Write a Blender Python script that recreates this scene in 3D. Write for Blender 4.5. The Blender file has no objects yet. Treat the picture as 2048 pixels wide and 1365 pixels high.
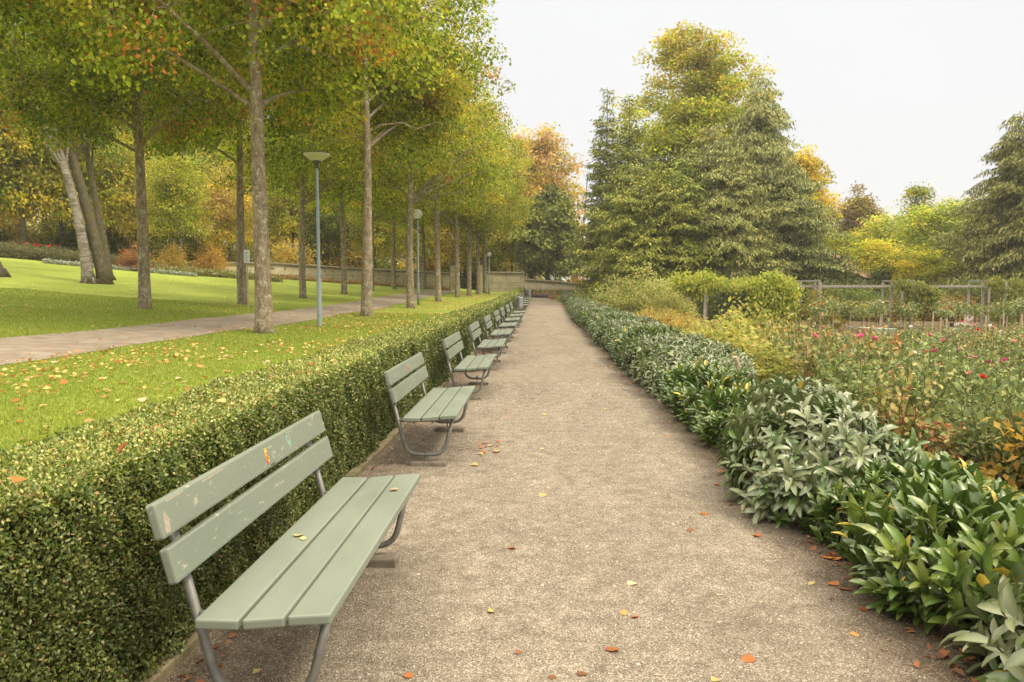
import bpy, math, random
import numpy as np
from mathutils import Vector, Matrix

scene = bpy.context.scene
COL = scene.collection
rng = np.random.default_rng(7)
random.seed(7)
PI = math.pi
R = math.radians

# ------------------------------------------------------------------ helpers
def sstep(a, b, x):
    t = np.clip((x - a) / (b - a), 0, 1)
    return t * t * (3 - 2 * t)

def rise(y):
    t = np.maximum(0, np.asarray(y, float) - 35.0)
    return 0.011 * np.minimum(t, 60)

def lawn_z(x, y):
    u = np.clip(-np.asarray(x, float) - 6, 0, 30)
    z = 0.45 + 0.05 * u + 0.0012 * u * u + rise(y) * (1 + 0.08 * u)
    return z + 0.02 * np.sin(np.asarray(x) * 0.9 + 1) * np.sin(np.asarray(y) * 0.5)

def garden_z(x, y):
    x = np.asarray(x, float); y = np.asarray(y, float)
    return -0.5 * sstep(2.6, 5.5, x) * (1 - sstep(45, 65, y)) + rise(y)

def X(px, D):
    return (px - 1081) * D / 1600.0

def Z(py, D):
    return 1.5 - (py - 572) * D / 1600.0

def tag(o, label=None, cat=None, group=None, kind=None):
    if label: o['label'] = label
    if cat: o['category'] = cat
    if group: o['group'] = group
    if kind: o['kind'] = kind
    return o

def empty(name, loc=(0, 0, 0), rz=0.0):
    o = bpy.data.objects.new(name, None)
    o.empty_display_size = 0.2
    COL.objects.link(o)
    o.location = loc
    o.rotation_euler = (0, 0, rz)
    return o

def link(name, me, mat=None, parent=None, smooth=False):
    if mat is not None and len(me.materials) == 0:
        me.materials.append(mat)
    if smooth:
        me.polygons.foreach_set('use_smooth', np.ones(len(me.polygons), bool))
    o = bpy.data.objects.new(name, me)
    COL.objects.link(o)
    if parent is not None: o.parent = parent
    return o

def copy_tree(o, parent=None):
    c = o.copy()
    COL.objects.link(c)
    c.parent = parent
    for ch in o.children:
        copy_tree(ch, c)
    return c

def arr_mesh(name, V, F, colors=None):
    """V (n,3), F (m,k) same-size polygons"""
    V = np.ascontiguousarray(V, np.float32).reshape(-1, 3)
    F = np.ascontiguousarray(F, np.int32)
    m, k = F.shape
    me = bpy.data.meshes.new(name)
    me.vertices.add(len(V)); me.vertices.foreach_set('co', V.ravel())
    me.loops.add(m * k); me.loops.foreach_set('vertex_index', F.ravel())
    me.polygons.add(m)
    me.polygons.foreach_set('loop_start', np.arange(0, m * k, k, dtype=np.int32))
    if colors is not None:
        a = me.color_attributes.new('col', 'FLOAT_COLOR', 'POINT')
        c = np.ones((len(V), 4), np.float32); c[:, :3] = colors
        a.data.foreach_set('color', c.ravel())
    me.update(calc_edges=True)
    return me

def norm(v):
    return v / np.maximum(np.linalg.norm(v, axis=-1, keepdims=True), 1e-9)

T_LEAF = (np.array([(0, 0, 0), (.42, .5, .1), (1, 0, -.06), (.42, -.5, .1)], float),
          np.array([(0, 2, 1), (0, 3, 2)]))
T_ROUND = (np.array([(0, 0, 0), (.2, .42, .06), (.6, .5, .08), (1.05, 0, -.08), (.6, -.5, .08), (.2, -.42, .06)], float),
           np.array([(0, 2, 1), (0, 3, 2), (0, 4, 3), (0, 5, 4)]))
T_NEEDLE = (np.array([(0, 0, 0), (.35, .5, .02), (1, 0, -.05), (.3, -.5, .02)], float),
            np.array([(0, 2, 1), (0, 3, 2)]))
T_BLADE = (np.array([(0, .5, 0), (0, -.5, 0), (1, 0, 0.0)], float), np.array([(0, 1, 2)]))
def _laurel():
    v = []; f = []
    st = [(.0, .03, 0), (.16, .32, .03), (.4, .5, .05), (.68, .47, .025), (.9, .27, -.06), (1.0, .04, -.11)]
    for a, w, c in st:
        v += [(a, w, c + w * .16), (a, 0, c), (a, -w, c + w * .16)]
    for i in range(len(st) - 1):
        b = i * 3
        for s in (0, 1):
            f += [(b + s, b + s + 1, b + s + 4), (b + s, b + s + 4, b + s + 3)]
    return np.array(v, float), np.array(f)
T_LAUREL = _laurel()

def place(T, P, D, N, L, W):
    """stamp template T at points P with direction D, normal N, length L, width W"""
    tv, tf = T
    P = np.asarray(P, float); n = len(P)
    D = norm(D); S = norm(np.cross(N, D)); N = np.cross(D, S)
    L = np.broadcast_to(np.asarray(L, float), (n,)); W = np.broadcast_to(np.asarray(W, float), (n,))
    V = (P[:, None, :] + tv[None, :, 0, None] * (D * L[:, None])[:, None, :]
         + tv[None, :, 1, None] * (S * W[:, None])[:, None, :]
         + tv[None, :, 2, None] * (N * L[:, None])[:, None, :])
    F = tf[None] + (np.arange(n) * len(tv))[:, None, None]
    return V.reshape(-1, 3), F.reshape(-1, tf.shape[1]), len(tv)

def leaf_mesh(name, T, P, D, N, L, W, C, vc=None):
    V, F, k = place(T, P, D, N, L, W)
    C = np.repeat(np.asarray(C, np.float32), k, axis=0)
    if vc is not None: C = C * np.tile(vc, len(P))[:, None]
    return arr_mesh(name, V, F, C)

class MB:
    """collects boxes, tubes and prisms in one mesh"""
    def __init__(s): s.v = []; s.f = []
    def add(s, vs, fs):
        b = len(s.v); s.v += [tuple(map(float, p)) for p in vs]; s.f += [tuple(i + b for i in f) for f in fs]
    def box(s, x0, x1, y0, y1, z0, z1):
        s.add([(x0, y0, z0), (x1, y0, z0), (x1, y1, z0), (x0, y1, z0), (x0, y0, z1), (x1, y0, z1), (x1, y1, z1), (x0, y1, z1)],
              [(0, 3, 2, 1), (4, 5, 6, 7), (0, 1, 5, 4), (1, 2, 6, 5), (2, 3, 7, 6), (3, 0, 4, 7)])
    def bar(s, a, b, w, h=None):
        h = h or w; a = Vector(a); b = Vector(b); d = (b - a).normalized()
        up = Vector((0, 0, 1)) if abs(d.z) < .9 else Vector((0, 1, 0))
        sd = d.cross(up).normalized(); up = sd.cross(d)
        vs = []
        for p in (a, b):
            for i, j in ((-1, -1), (1, -1), (1, 1), (-1, 1)): vs.append(p + sd * (i * w / 2) + up * (j * h / 2))
        s.add(vs, [(0, 1, 2, 3), (7, 6, 5, 4), (0, 4, 5, 1), (1, 5, 6, 2), (2, 6, 7, 3), (3, 7, 4, 0)])
    def tube(s, pts, rad, n=8, cap=True):
        pts = [Vector(p) for p in pts]
        if not hasattr(rad, '__len__'): rad = [rad] * len(pts)
        d0 = (pts[1] - pts[0]).normalized()
        ref = Vector((0, 0, 1)) if abs(d0.z) < .9 else Vector((1, 0, 0))
        rings = []; side = d0.cross(ref).normalized()
        for i, p in enumerate(pts):
            d = (pts[min(i + 1, len(pts) - 1)] - pts[max(i - 1, 0)]).normalized()
            side = (side - d * side.dot(d)).normalized(); up = d.cross(side)
            rings.append([p + (side * math.cos(2 * PI * k / n) + up * math.sin(2 * PI * k / n)) * rad[i] for k in range(n)])
        vs = [q for r in rings for q in r]; fs = []
        for i in range(len(pts) - 1):
            for k in range(n):
                a = i * n + k; b = i * n + (k + 1) % n
                fs.append((a, b, b + n, a + n))
        if cap:
            fs.append(tuple(range(n - 1, -1, -1))); fs.append(tuple((len(pts) - 1) * n + k for k in range(n)))
        s.add(vs, fs)
    def lathe(s, prof, n=24, c=(0, 0, 0)):
        vs = [(c[0] + r * math.cos(2 * PI * k / n), c[1] + r * math.sin(2 * PI * k / n), c[2] + z) for r, z in prof for k in range(n)]
        fs = []
        for i in range(len(prof) - 1):
            for k in range(n):
                a = i * n + k; b = i * n + (k + 1) % n
                fs.append((a, b, b + n, a + n))
        s.add(vs, fs)
    def build(s, name, mat, parent=None, smooth=False, bevel=0.0):
        me = bpy.data.meshes.new(name)
        me.from_pydata(s.v, [], s.f); me.validate(); me.update()
        o = link(name, me, mat, parent, smooth)
        if bevel:
            m = o.modifiers.new('bevel', 'BEVEL'); m.width = bevel; m.segments = 2; m.limit_method = 'ANGLE'
        return o

# ------------------------------------------------------------------ materials
def newmat(name):
    m = bpy.data.materials.new(name); m.use_nodes = True
    nt = m.node_tree; nt.nodes.clear()
    out = nt.nodes.new('ShaderNodeOutputMaterial')
    return m, nt, out
def N(nt, t, **kw):
    n = nt.nodes.new('ShaderNode' + t)
    for k, v in kw.items():
        if k in n.inputs: n.inputs[k].default_value = v
        else: setattr(n, k, v)
    return n
def ramp(nt, src, stops, interp='LINEAR'):
    r = nt.nodes.new('ShaderNodeValToRGB'); r.color_ramp.interpolation = interp
    el = r.color_ramp.elements
    while len(el) < len(stops): el.new(0.5)
    for e, (p, c) in zip(el, stops):
        e.position = p; e.color = (*c, 1) if len(c) == 3 else c
    nt.links.new(src, r.inputs[0]); return r
def mixc(nt, fac, a, b, mode='MIX'):
    m = nt.nodes.new('ShaderNodeMix'); m.data_type = 'RGBA'; m.blend_type = mode
    for s, i in ((fac, 0), (a, 6), (b, 7)):
        if isinstance(s, (int, float)): m.inputs[i].default_value = s
        elif isinstance(s, tuple): m.inputs[i].default_value = (*s, 1)
        else: nt.links.new(s, m.inputs[i])
    return m.outputs[2]
def noise(nt, scale, detail=4, rough=.55, vec=None, dist=0):
    n = N(nt, 'TexNoise'); n.inputs['Scale'].default_value = scale; n.inputs['Detail'].default_value = detail
    n.inputs['Roughness'].default_value = rough; n.inputs['Distortion'].default_value = dist
    if vec is not None: nt.links.new(vec, n.inputs['Vector'])
    return n.outputs['Fac']
def coords(nt, scale=(1, 1, 1)):
    tc = N(nt, 'TexCoord'); mp = N(nt, 'Mapping'); mp.inputs['Scale'].default_value = scale
    nt.links.new(tc.outputs['Object'], mp.inputs['Vector']); return mp.outputs[0]
def bump(nt, h, strength, dist=.01):
    b = N(nt, 'Bump'); b.inputs['Strength'].default_value = strength; b.inputs['Distance'].default_value = dist
    nt.links.new(h, b.inputs['Height']); return b.outputs[0]

def leafmat(name, rough=.5, spec=.35, transl=.3, var=.25):
    m, nt, out = newmat(name)
    at = N(nt, 'Attribute', attribute_name='col')
    oi = N(nt, 'ObjectInfo')
    c = mixc(nt, 1.0, at.outputs['Color'], oi.outputs['Color'], 'MULTIPLY')
    hs = N(nt, 'HueSaturation')
    mr = N(nt, 'MapRange'); mr.inputs['To Min'].default_value = 1 - var; mr.inputs['To Max'].default_value = 1 + var
    nt.links.new(oi.outputs['Random'], mr.inputs['Value'])
    nt.links.new(mr.outputs[0], hs.inputs['Value']); nt.links.new(c, hs.inputs['Color'])
    p = N(nt, 'BsdfPrincipled'); p.inputs['Roughness'].default_value = rough; p.inputs['Specular IOR Level'].default_value = spec
    nt.links.new(hs.outputs[0], p.inputs['Base Color'])
    t = N(nt, 'BsdfTranslucent'); nt.links.new(hs.outputs[0], t.inputs['Color'])
    mx = N(nt, 'MixShader'); mx.inputs[0].default_value = transl
    nt.links.new(p.outputs[0], mx.inputs[1]); nt.links.new(t.outputs[0], mx.inputs[2])
    nt.links.new(mx.outputs[0], out.inputs[0])
    return m

def simple(name, c1, c2=None, rough=.7, scale=8, spec=.3, metal=0, bmp=0, bs=40, bd=.01, stretch=(1, 1, 1), lo=.35, hi=.65):
    m, nt, out = newmat(name)
    p = N(nt, 'BsdfPrincipled'); p.inputs['Roughness'].default_value = rough
    p.inputs['Specular IOR Level'].default_value = spec; p.inputs['Metallic'].default_value = metal
    v = coords(nt, stretch)
    if c2 is None: p.inputs['Base Color'].default_value = (*c1, 1)
    else:
        r = ramp(nt, noise(nt, scale, 6, .6, v), [(lo, c1), (hi, c2)])
        nt.links.new(r.outputs[0], p.inputs['Base Color'])
    if bmp: nt.links.new(bump(nt, noise(nt, bs, 5, .6, v), bmp, bd), p.inputs['Normal'])
    nt.links.new(p.outputs[0], out.inputs[0]); return m

M = {}
M['leaf'] = leafmat('deciduous_leaf', .5, .35, .55, .12)
M['needle'] = leafmat('conifer_needle', .6, .25, .15, .1)
M['box'] = leafmat('boxwood_leaf', .38, .5, .2, 0)
M['laurel'] = leafmat('laurel_leaf', .33, .9, .15, .1)
M['rose'] = leafmat('rose_leaf', .5, .35, .3, .25)
M['petal'] = leafmat('petal', .6, .2, .3, .1)
M['grass'] = leafmat('grass_blade', .6, .2, .4, 0)
M['dry'] = leafmat('dry_leaf', .6, .3, .25, .2)
M['pebble'] = leafmat('pebble', .8, .2, 0.0, 0)
M['core'] = simple('twig_core', (.018, .022, .008), (.04, .035, .018), .95, 30, .05, bmp=.8, bs=25, bd=.03)
M['stem'] = simple('stem', (.09, .07, .035), (.16, .12, .06), .8, 12)
M['rosestem'] = simple('rose_stem', (.14, .09, .04), (.10, .13, .05), .7, 6)
M['iron'] = simple('galvanised_tube', (.17, .165, .155), (.25, .245, .225), .5, 14, .5, metal=.35, bmp=.1, bs=120, bd=.002)
M['lampgrey'] = simple('lamp_post_grey', (.26, .32, .36), (.32, .38, .41), .45, 5, .4)
M['darkplastic'] = simple('lamp_socket', (.06, .055, .05), (.09, .085, .07), .5, 6)
M['bin'] = simple('galvanised_bin', (.38, .39, .42), (.5, .51, .54), .4, 9, .5, metal=.5)
M['bindark'] = simple('bin_inside_shade', (.02, .02, .02))
M['concrete'] = simple('concrete', (.15, .13, .1), (.24, .21, .16), .9, 18, .2, bmp=.4, bs=60, bd=.004)
M['kerb'] = simple('kerb_stone', (.13, .115, .06), (.26, .22, .14), .95, 5, .1, bmp=.6, bs=40, bd=.01)
M['pergola'] = simple('weathered_timber', (.27, .24, .21), (.38, .35, .31), .8, 7, .2, stretch=(1, 1, .3))
M['stake'] = simple('pale_stake', (.42, .32, .19), (.55, .45, .3), .8, 7, .2)
M['whiteplate'] = simple('white_plate', (.72, .74, .76), (.78, .8, .8), .5, 4)
M['ink'] = simple('ink', (.25, .28, .36))
M['coping'] = simple('wall_coping', (.10, .085, .055), (.2, .17, .11), .95, 3, .1, bmp=.5, bs=12, bd=.02)
M['barrow'] = simple('barrow_tub', (.5, .52, .42), (.62, .63, .52), .5, 3)
M['rubber'] = simple('rubber', (.03, .03, .03))
M['roof'] = simple('roof_tile', (.30, .17, .12), (.42, .26, .2), .9, 20, .1, stretch=(1, 6, 6), bmp=.4, bs=10, bd=.03)
M['plaster'] = simple('house_plaster', (.55, .5, .42), (.62, .57, .48), .9, 2)
M['glass_dark'] = simple('window_glass', (.05, .06, .07), None, .1, 1, .6)
M['crest_red'] = simple('crest_red', (.62, .08, .07)); M['crest_yellow'] = simple('crest_yellow', (.8, .52, .06))
M['crest_black'] = simple('crest_black', (.03, .02, .015)); M['sticker'] = simple('sticker_rest', (.2, .42, .3), (.26, .36, .26), .5, 60)
M['scratch'] = simple('bare_wood', (.3, .27, .2), (.4, .34, .26), .8, 60)

def bark(name, c1, c2, c3, stretch=.35):
    m, nt, out = newmat(name)
    p = N(nt, 'BsdfPrincipled'); p.inputs['Roughness'].default_value = .9; p.inputs['Specular IOR Level'].default_value = .15
    v = coords(nt, (1, 1, stretch)); v1 = coords(nt)
    base = ramp(nt, noise(nt, 11, 9, .8, v), [(.36, c1), (.6, c2)])
    lich = ramp(nt, noise(nt, 7, 9, .8, v1, .6), [(.53, (0, 0, 0)), (.6, (.9, .9, .9))])
    c = mixc(nt, lich.outputs[0], base.outputs[0], c3)
    oc = ramp(nt, noise(nt, 2.3, 5, .6, v1), [(.57, (0, 0, 0)), (.7, (.75, .75, .75))])
    c = mixc(nt, oc.outputs[0], c, (.17, .12, .03))
    nt.links.new(c, p.inputs['Base Color'])
    nt.links.new(bump(nt, noise(nt, 22, 7, .7, v), .9, .03), p.inputs['Normal'])
    nt.links.new(p.outputs[0], out.inputs[0]); return m
M['bark'] = bark('linden_bark', (.12, .09, .055), (.36, .29, .2), (.55, .5, .4))
M['bark_dark'] = bark('dark_bark', (.05, .04, .027), (.13, .105, .07), (.2, .18, .12))
M['bark_ivy'] = bark('mossy_bark', (.06, .055, .035), (.15, .125, .075), (.2, .19, .13))
def birchbark():
    m, nt, out = newmat('birch_bark')
    p = N(nt, 'BsdfPrincipled'); p.inputs['Roughness'].default_value = .75
    v = coords(nt, (1, 1, 6)); v1 = coords(nt, (1, 1, .8))
    a = ramp(nt, noise(nt, 2.2, 6, .7, v, .3), [(.38, (.1, .08, .06)), (.5, (.25, .22, .18)), (.72, (.42, .38, .32))])
    b = ramp(nt, noise(nt, 1.6, 5, .65, v1), [(.52, (0, 0, 0)), (.62, (.85, .85, .85))])
    c = mixc(nt, b.outputs[0], a.outputs[0], (.13, .1, .065))
    nt.links.new(c, p.inputs['Base Color'])
    nt.links.new(bump(nt, noise(nt, 10, 5, .6, v), .5, .02), p.inputs['Normal'])
    nt.links.new(p.outputs[0], out.inputs[0]); return m
M['birch'] = birchbark()

def paint():
    m, nt, out = newmat('sage_green_paint')
    p = N(nt, 'BsdfPrincipled'); p.inputs['Roughness'].default_value = .38; p.inputs['Specular IOR Level'].default_value = .5
    v = coords(nt, (1, .35, 1)); v1 = coords(nt)
    base = ramp(nt, noise(nt, 3, 6, .6, v), [(.3, (.175, .205, .16)), (.7, (.215, .24, .19))])
    smud = ramp(nt, noise(nt, 16, 8, .75, v), [(.6, (0, 0, 0)), (.78, (.5, .5, .5))])
    c = mixc(nt, smud.outputs[0], base.outputs[0], (.16, .2, .14))
    g = N(nt, 'NewGeometry')
    e = ramp(nt, g.outputs['Pointiness'], [(.53, (0, 0, 0)), (.6, (1, 1, 1))])
    ch = ramp(nt, noise(nt, 30, 6, .7, v), [(.6, (0, 0, 0)), (.64, (1, 1, 1))])
    msk = mixc(nt, 1.0, e.outputs[0], ch.outputs[0], 'MULTIPLY')
    c = mixc(nt, msk, c, (.5, .44, .32))
    sp = ramp(nt, noise(nt, 70, 3, .5, v1), [(.74, (0, 0, 0)), (.76, (1, 1, 1))])
    c = mixc(nt, sp.outputs[0], c, (.55, .52, .42))
    nt.links.new(c, p.inputs['Base Color'])
    rr = ramp(nt, noise(nt, 7, 5, .6, v), [(.3, (.3, .3, .3)), (.7, (.5, .5, .5))])
    nt.links.new(rr.outputs[0], p.inputs['Roughness'])
    nt.links.new(bump(nt, noise(nt, 45, 7, .65, coords(nt, (1, .05, 1))), .3, .004), p.inputs['Normal'])
    nt.links.new(p.outputs[0], out.inputs[0]); return m
M['paint'] = paint()

def gravel():
    m, nt, out = newmat('gravel')
    p = N(nt, 'BsdfPrincipled'); p.inputs['Roughness'].default_value = .95; p.inputs['Specular IOR Level'].default_value = .12
    v = coords(nt)
    vo = N(nt, 'TexVoronoi'); vo.inputs['Scale'].default_value = 175; nt.links.new(v, vo.inputs['Vector'])
    sep = N(nt, 'SeparateColor'); nt.links.new(vo.outputs['Color'], sep.inputs[0])
    peb = ramp(nt, sep.outputs[0], [(0, (.085, .068, .047)), (.4, (.17, .138, .098)), (.75, (.25, .21, .16)), (.95, (.38, .335, .27)), (1, (.5, .46, .39))])
    fine = ramp(nt, noise(nt, 420, 3, .7, v), [(.3, (.12, .098, .07)), (.7, (.32, .27, .2))])
    c = mixc(nt, .22, peb.outputs[0], fine.outputs[0])
    big = ramp(nt, noise(nt, 1.1, 6, .62, coords(nt, (1, .45, 1)), .5), [(.3, (.84, .82, .8)), (.5, (1, 1, .99)), (.7, (1.14, 1.13, 1.12))])
    med = ramp(nt, noise(nt, 7, 6, .7, v, .3), [(.3, (.66, .64, .61)), (.7, (1.24, 1.24, 1.22))])
    c = mixc(nt, 1.0, c, big.outputs[0], 'MULTIPLY'); c = mixc(nt, 1.0, c, med.outputs[0], 'MULTIPLY')
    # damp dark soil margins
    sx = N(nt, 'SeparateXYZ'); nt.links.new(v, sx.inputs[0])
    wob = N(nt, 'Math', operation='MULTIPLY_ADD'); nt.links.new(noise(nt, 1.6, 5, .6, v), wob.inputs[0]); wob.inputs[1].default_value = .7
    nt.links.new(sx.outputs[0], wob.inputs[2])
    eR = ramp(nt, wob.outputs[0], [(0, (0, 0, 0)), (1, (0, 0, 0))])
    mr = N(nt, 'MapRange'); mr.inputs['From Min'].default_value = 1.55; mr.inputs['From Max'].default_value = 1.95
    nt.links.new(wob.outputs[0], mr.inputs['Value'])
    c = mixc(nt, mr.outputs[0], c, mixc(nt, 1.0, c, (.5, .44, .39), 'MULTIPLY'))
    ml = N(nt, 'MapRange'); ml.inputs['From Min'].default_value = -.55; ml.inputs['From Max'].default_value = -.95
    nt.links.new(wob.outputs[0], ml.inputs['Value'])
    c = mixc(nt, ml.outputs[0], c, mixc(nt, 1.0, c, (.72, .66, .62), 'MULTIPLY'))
    hs = N(nt, 'HueSaturation'); hs.inputs['Value'].default_value = 1.27; hs.inputs['Saturation'].default_value = .9
    nt.links.new(c, hs.inputs['Color']); c = hs.outputs[0]
    nt.links.new(c, p.inputs['Base Color'])
    h = N(nt, 'Math', operation='ADD'); nt.links.new(vo.outputs['Distance'], h.inputs[0]); nt.links.new(noise(nt, 60, 5, .7, v), h.inputs[1])
    nt.links.new(bump(nt, h.outputs[0], .7, .008), p.inputs['Normal'])
    nt.links.new(p.outputs[0], out.inputs[0]); return m
M['gravel'] = gravel()
def lawnmat():
    m, nt, out = newmat('lawn_grass')
    p = N(nt, 'BsdfPrincipled'); p.inputs['Roughness'].default_value = .85; p.inputs['Specular IOR Level'].default_value = .1
    v = coords(nt)
    a = ramp(nt, noise(nt, .35, 5, .6, v), [(.3, (.23, .29, .045)), (.55, (.3, .36, .06)), (.75, (.38, .4, .085))])
    b = ramp(nt, noise(nt, 14, 6, .75, v), [(.3, (.62, .66, .6)), (.7, (1.3, 1.26, 1.3))])
    c = mixc(nt, 1.0, a.outputs[0], b.outputs[0], 'MULTIPLY')
    pt = ramp(nt, noise(nt, .9, 7, .7, v), [(.6, (0, 0, 0)), (.72, (.5, .5, .5))])
    c = mixc(nt, pt.outputs[0], c, (.3, .3, .06))
    nt.links.new(c, p.inputs['Base Color'])
    nt.links.new(bump(nt, noise(nt, 60, 5, .7, v), .8, .03), p.inputs['Normal'])
    nt.links.new(p.outputs[0], out.inputs[0]); return m
M['lawn'] = lawnmat()
M['sidepath'] = simple('side_path_gravel', (.25, .2, .15), (.38, .32, .25), .95, 3, .1, bmp=.5, bs=90, bd=.01)
M['soil'] = simple('garden_soil', (.085, .06, .035), (.17, .125, .07), .95, 3, .1, bmp=.8, bs=14, bd=.04)
M['ground'] = simple('rough_ground', (.09, .11, .03), (.2, .2, .06), .95, .8, .1, bmp=.6, bs=5, bd=.08)
M['moss'] = simple('mossy_bank', (.2, .22, .04), (.38, .32, .1), .95, 9, .1, bmp=.8, bs=40, bd=.02)
M['gardenpath'] = simple('garden_path', (.38, .3, .23), (.5, .42, .34), .95, 3, .1)
def stonewall():
    m, nt, out = newmat('plastered_stone')
    p = N(nt, 'BsdfPrincipled'); p.inputs['Roughness'].default_value = .92; p.inputs['Specular IOR Level'].default_value = .1
    v = coords(nt)
    a = ramp(nt, noise(nt, .8, 6, .65, v), [(.3, (.45, .39, .27)), (.6, (.64, .57, .43)), (.8, (.74, .68, .54))])
    s = ramp(nt, noise(nt, 2.2, 7, .72, coords(nt, (1, 1, 1.6)), .5), [(.56, (0, 0, 0)), (.66, (.9, .9, .9))])
    c = mixc(nt, s.outputs[0], a.outputs[0], (.12, .1, .06))
    br = N(nt, 'TexBrick'); br.inputs['Scale'].default_value = 1; br.inputs['Mortar Size'].default_value = .015
    br.inputs['Brick Width'].default_value = 1.3; br.inputs['Row Height'].default_value = .6
    br.inputs['Color1'].default_value = (1, 1, 1, 1); br.inputs['Color2'].default_value = (.86, .86, .84, 1); br.inputs['Mortar'].default_value = (.45, .4, .33, 1)
    mp = N(nt, 'Mapping'); mp.inputs['Rotation'].default_value = (R(90), 0, 0)
    tc = N(nt, 'TexCoord'); nt.links.new(tc.outputs['Object'], mp.inputs['Vector']); nt.links.new(mp.outputs[0], br.inputs['Vector'])
    c = mixc(nt, 1.0, c, br.outputs['Color'], 'MULTIPLY')
    nt.links.new(c, p.inputs['Base Color'])
    nt.links.new(bump(nt, noise(nt, 9, 6, .7, v), .5, .03), p.inputs['Normal'])
    nt.links.new(p.outputs[0], out.inputs[0]); return m
M['stone'] = stonewall()
def glassmat(name, col, rough=.15, a=.5):
    m, nt, out = newmat(name)
    g = N(nt, 'BsdfPrincipled'); g.inputs['Base Color'].default_value = (*col, 1); g.inputs['Roughness'].default_value = rough
    g.inputs['Specular IOR Level'].default_value = .6
    t = N(nt, 'BsdfTransparent'); mx = N(nt, 'MixShader'); mx.inputs[0].default_value = a
    nt.links.new(t.outputs[0], mx.inputs[1]); nt.links.new(g.outputs[0], mx.inputs[2]); nt.links.new(mx.outputs[0], out.inputs[0]); return m
M['globe'] = glassmat('clear_lamp_globe', (.75, .74, .68), .12, .45)
M['bowl'] = glassmat('lamp_bowl', (.62, .6, .45), .3, .9)

# ------------------------------------------------------------------ ground sheets
def sheet(name, xs, ys, zf, mat, off=0.0, kind='structure'):
    gx, gy = np.meshgrid(np.asarray(xs, float), np.asarray(ys, float), indexing='ij')
    gz = zf(gx, gy) + off
    V = np.stack([gx, gy, gz], -1).reshape(-1, 3)
    nx, ny = gx.shape
    i = np.arange(nx * ny).reshape(nx, ny)
    F = np.stack([i[:-1, :-1], i[1:, :-1], i[1:, 1:], i[:-1, 1:]], -1).reshape(-1, 4)
    o = link(name, arr_mesh(name, V, F), mat, smooth=True)
    o['kind'] = kind; return o

def base_z(x, y):
    l = lawn_z(x, y); g = garden_z(x, y)
    return np.where(x < -1.9, l, np.where(x > 1.6, g, rise(y))) - .06
gxs = sorted(set(list(np.linspace(-700, -60, 12)) + list(np.linspace(-60, -2, 30)) + [-1.85, -1.5, 0, 1.5, 2.5] + list(np.linspace(3, 60, 30)) + list(np.linspace(80, 700, 12))))
gys = list(np.linspace(-300, -20, 6)) + list(np.linspace(-15, 120, 80)) + list(np.linspace(150, 1500, 14))
sheet('ground', gxs, gys, base_z, M['ground'])
ys_f = np.concatenate([np.linspace(-5, 40, 91), np.linspace(41, 90, 50)])
sheet('lawn', np.concatenate([np.linspace(-60, -12, 40), np.linspace(-11.5, -1.9, 26)]), ys_f, lawn_z, M['lawn'])
def path_bump(x, y): return rise(y) + .008 * np.sin(x * 2.3 + y * .7) * np.sin(y * 1.1) - .0
sheet('gravel_path', np.linspace(-1.5, 2.15, 15), np.concatenate([np.linspace(-5, 34, 79), np.linspace(35, 72, 38)]), path_bump, M['gravel'])
# end of the path, turning right in front of the wall
sheet('cross_path', np.linspace(-6, 1.9, 10), np.linspace(72, 74.5, 4), lambda x, y: rise(y) + 0 * x, M['gravel'])
# side path
def spx(y): return -8.25 + .0 * y
def side():
    ys = np.concatenate([np.linspace(-3, 60, 64), np.linspace(61, 74, 14)])
    V = []; F = []
    for i, y in enumerate(ys):
        for k, t in enumerate(np.linspace(-1, 1, 7)):
            w = 1.12 + .05 * math.sin(y * 1.7 + (1 if t > 0 else 4)) + .03 * math.sin(y * 5.1)
            x = spx(y) + t * w + .35 * math.sin(y * .08)
            V.append((x, y, float(lawn_z(x, y)) + .008))
    n = 7
    for i in range(len(ys) - 1):
        for k in range(n - 1): F.append((i * n + k, i * n + k + 1, (i + 1) * n + k + 1, (i + 1) * n + k))
    o = link('side_path', arr_mesh('side_path', np.array(V), np.array(F)), M['sidepath'], smooth=True); o['kind'] = 'structure'
side()
sheet('garden_soil', np.linspace(2.15, 45, 60), np.linspace(-5, 62, 90), garden_z, M['soil'], 0)
sheet('mossy_bank', np.linspace(2.7, 3.7, 8), np.linspace(2, 16, 30), lambda x, y: garden_z(x, y) + .03 + .02 * np.sin(y * 3 + x * 5), M['moss'])
sheet('garden_path', np.linspace(5, 45, 20), np.linspace(27.8, 29.6, 4), garden_z, M['gardenpath'], .012)
# kerb below the hedge
kb = MB(); y = -3.0
while y < 70:
    kb.box(-1.5, -1.425, y + .004, y + .996, float(rise(y)) - .1, float(rise(y)) + .05 + random.uniform(-.01, .01)); y += 1.0
o = kb.build('kerb', M['kerb'], bevel=.006); o['kind'] = 'structure'

# ------------------------------------------------------------------ palette helper
def pick(pal, n, g):
    cs = np.array([p[1] for p in pal]); w = np.array([p[0] for p in pal], float); w /= w.sum()
    return cs[g.choice(len(pal), n, p=w)]

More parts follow.
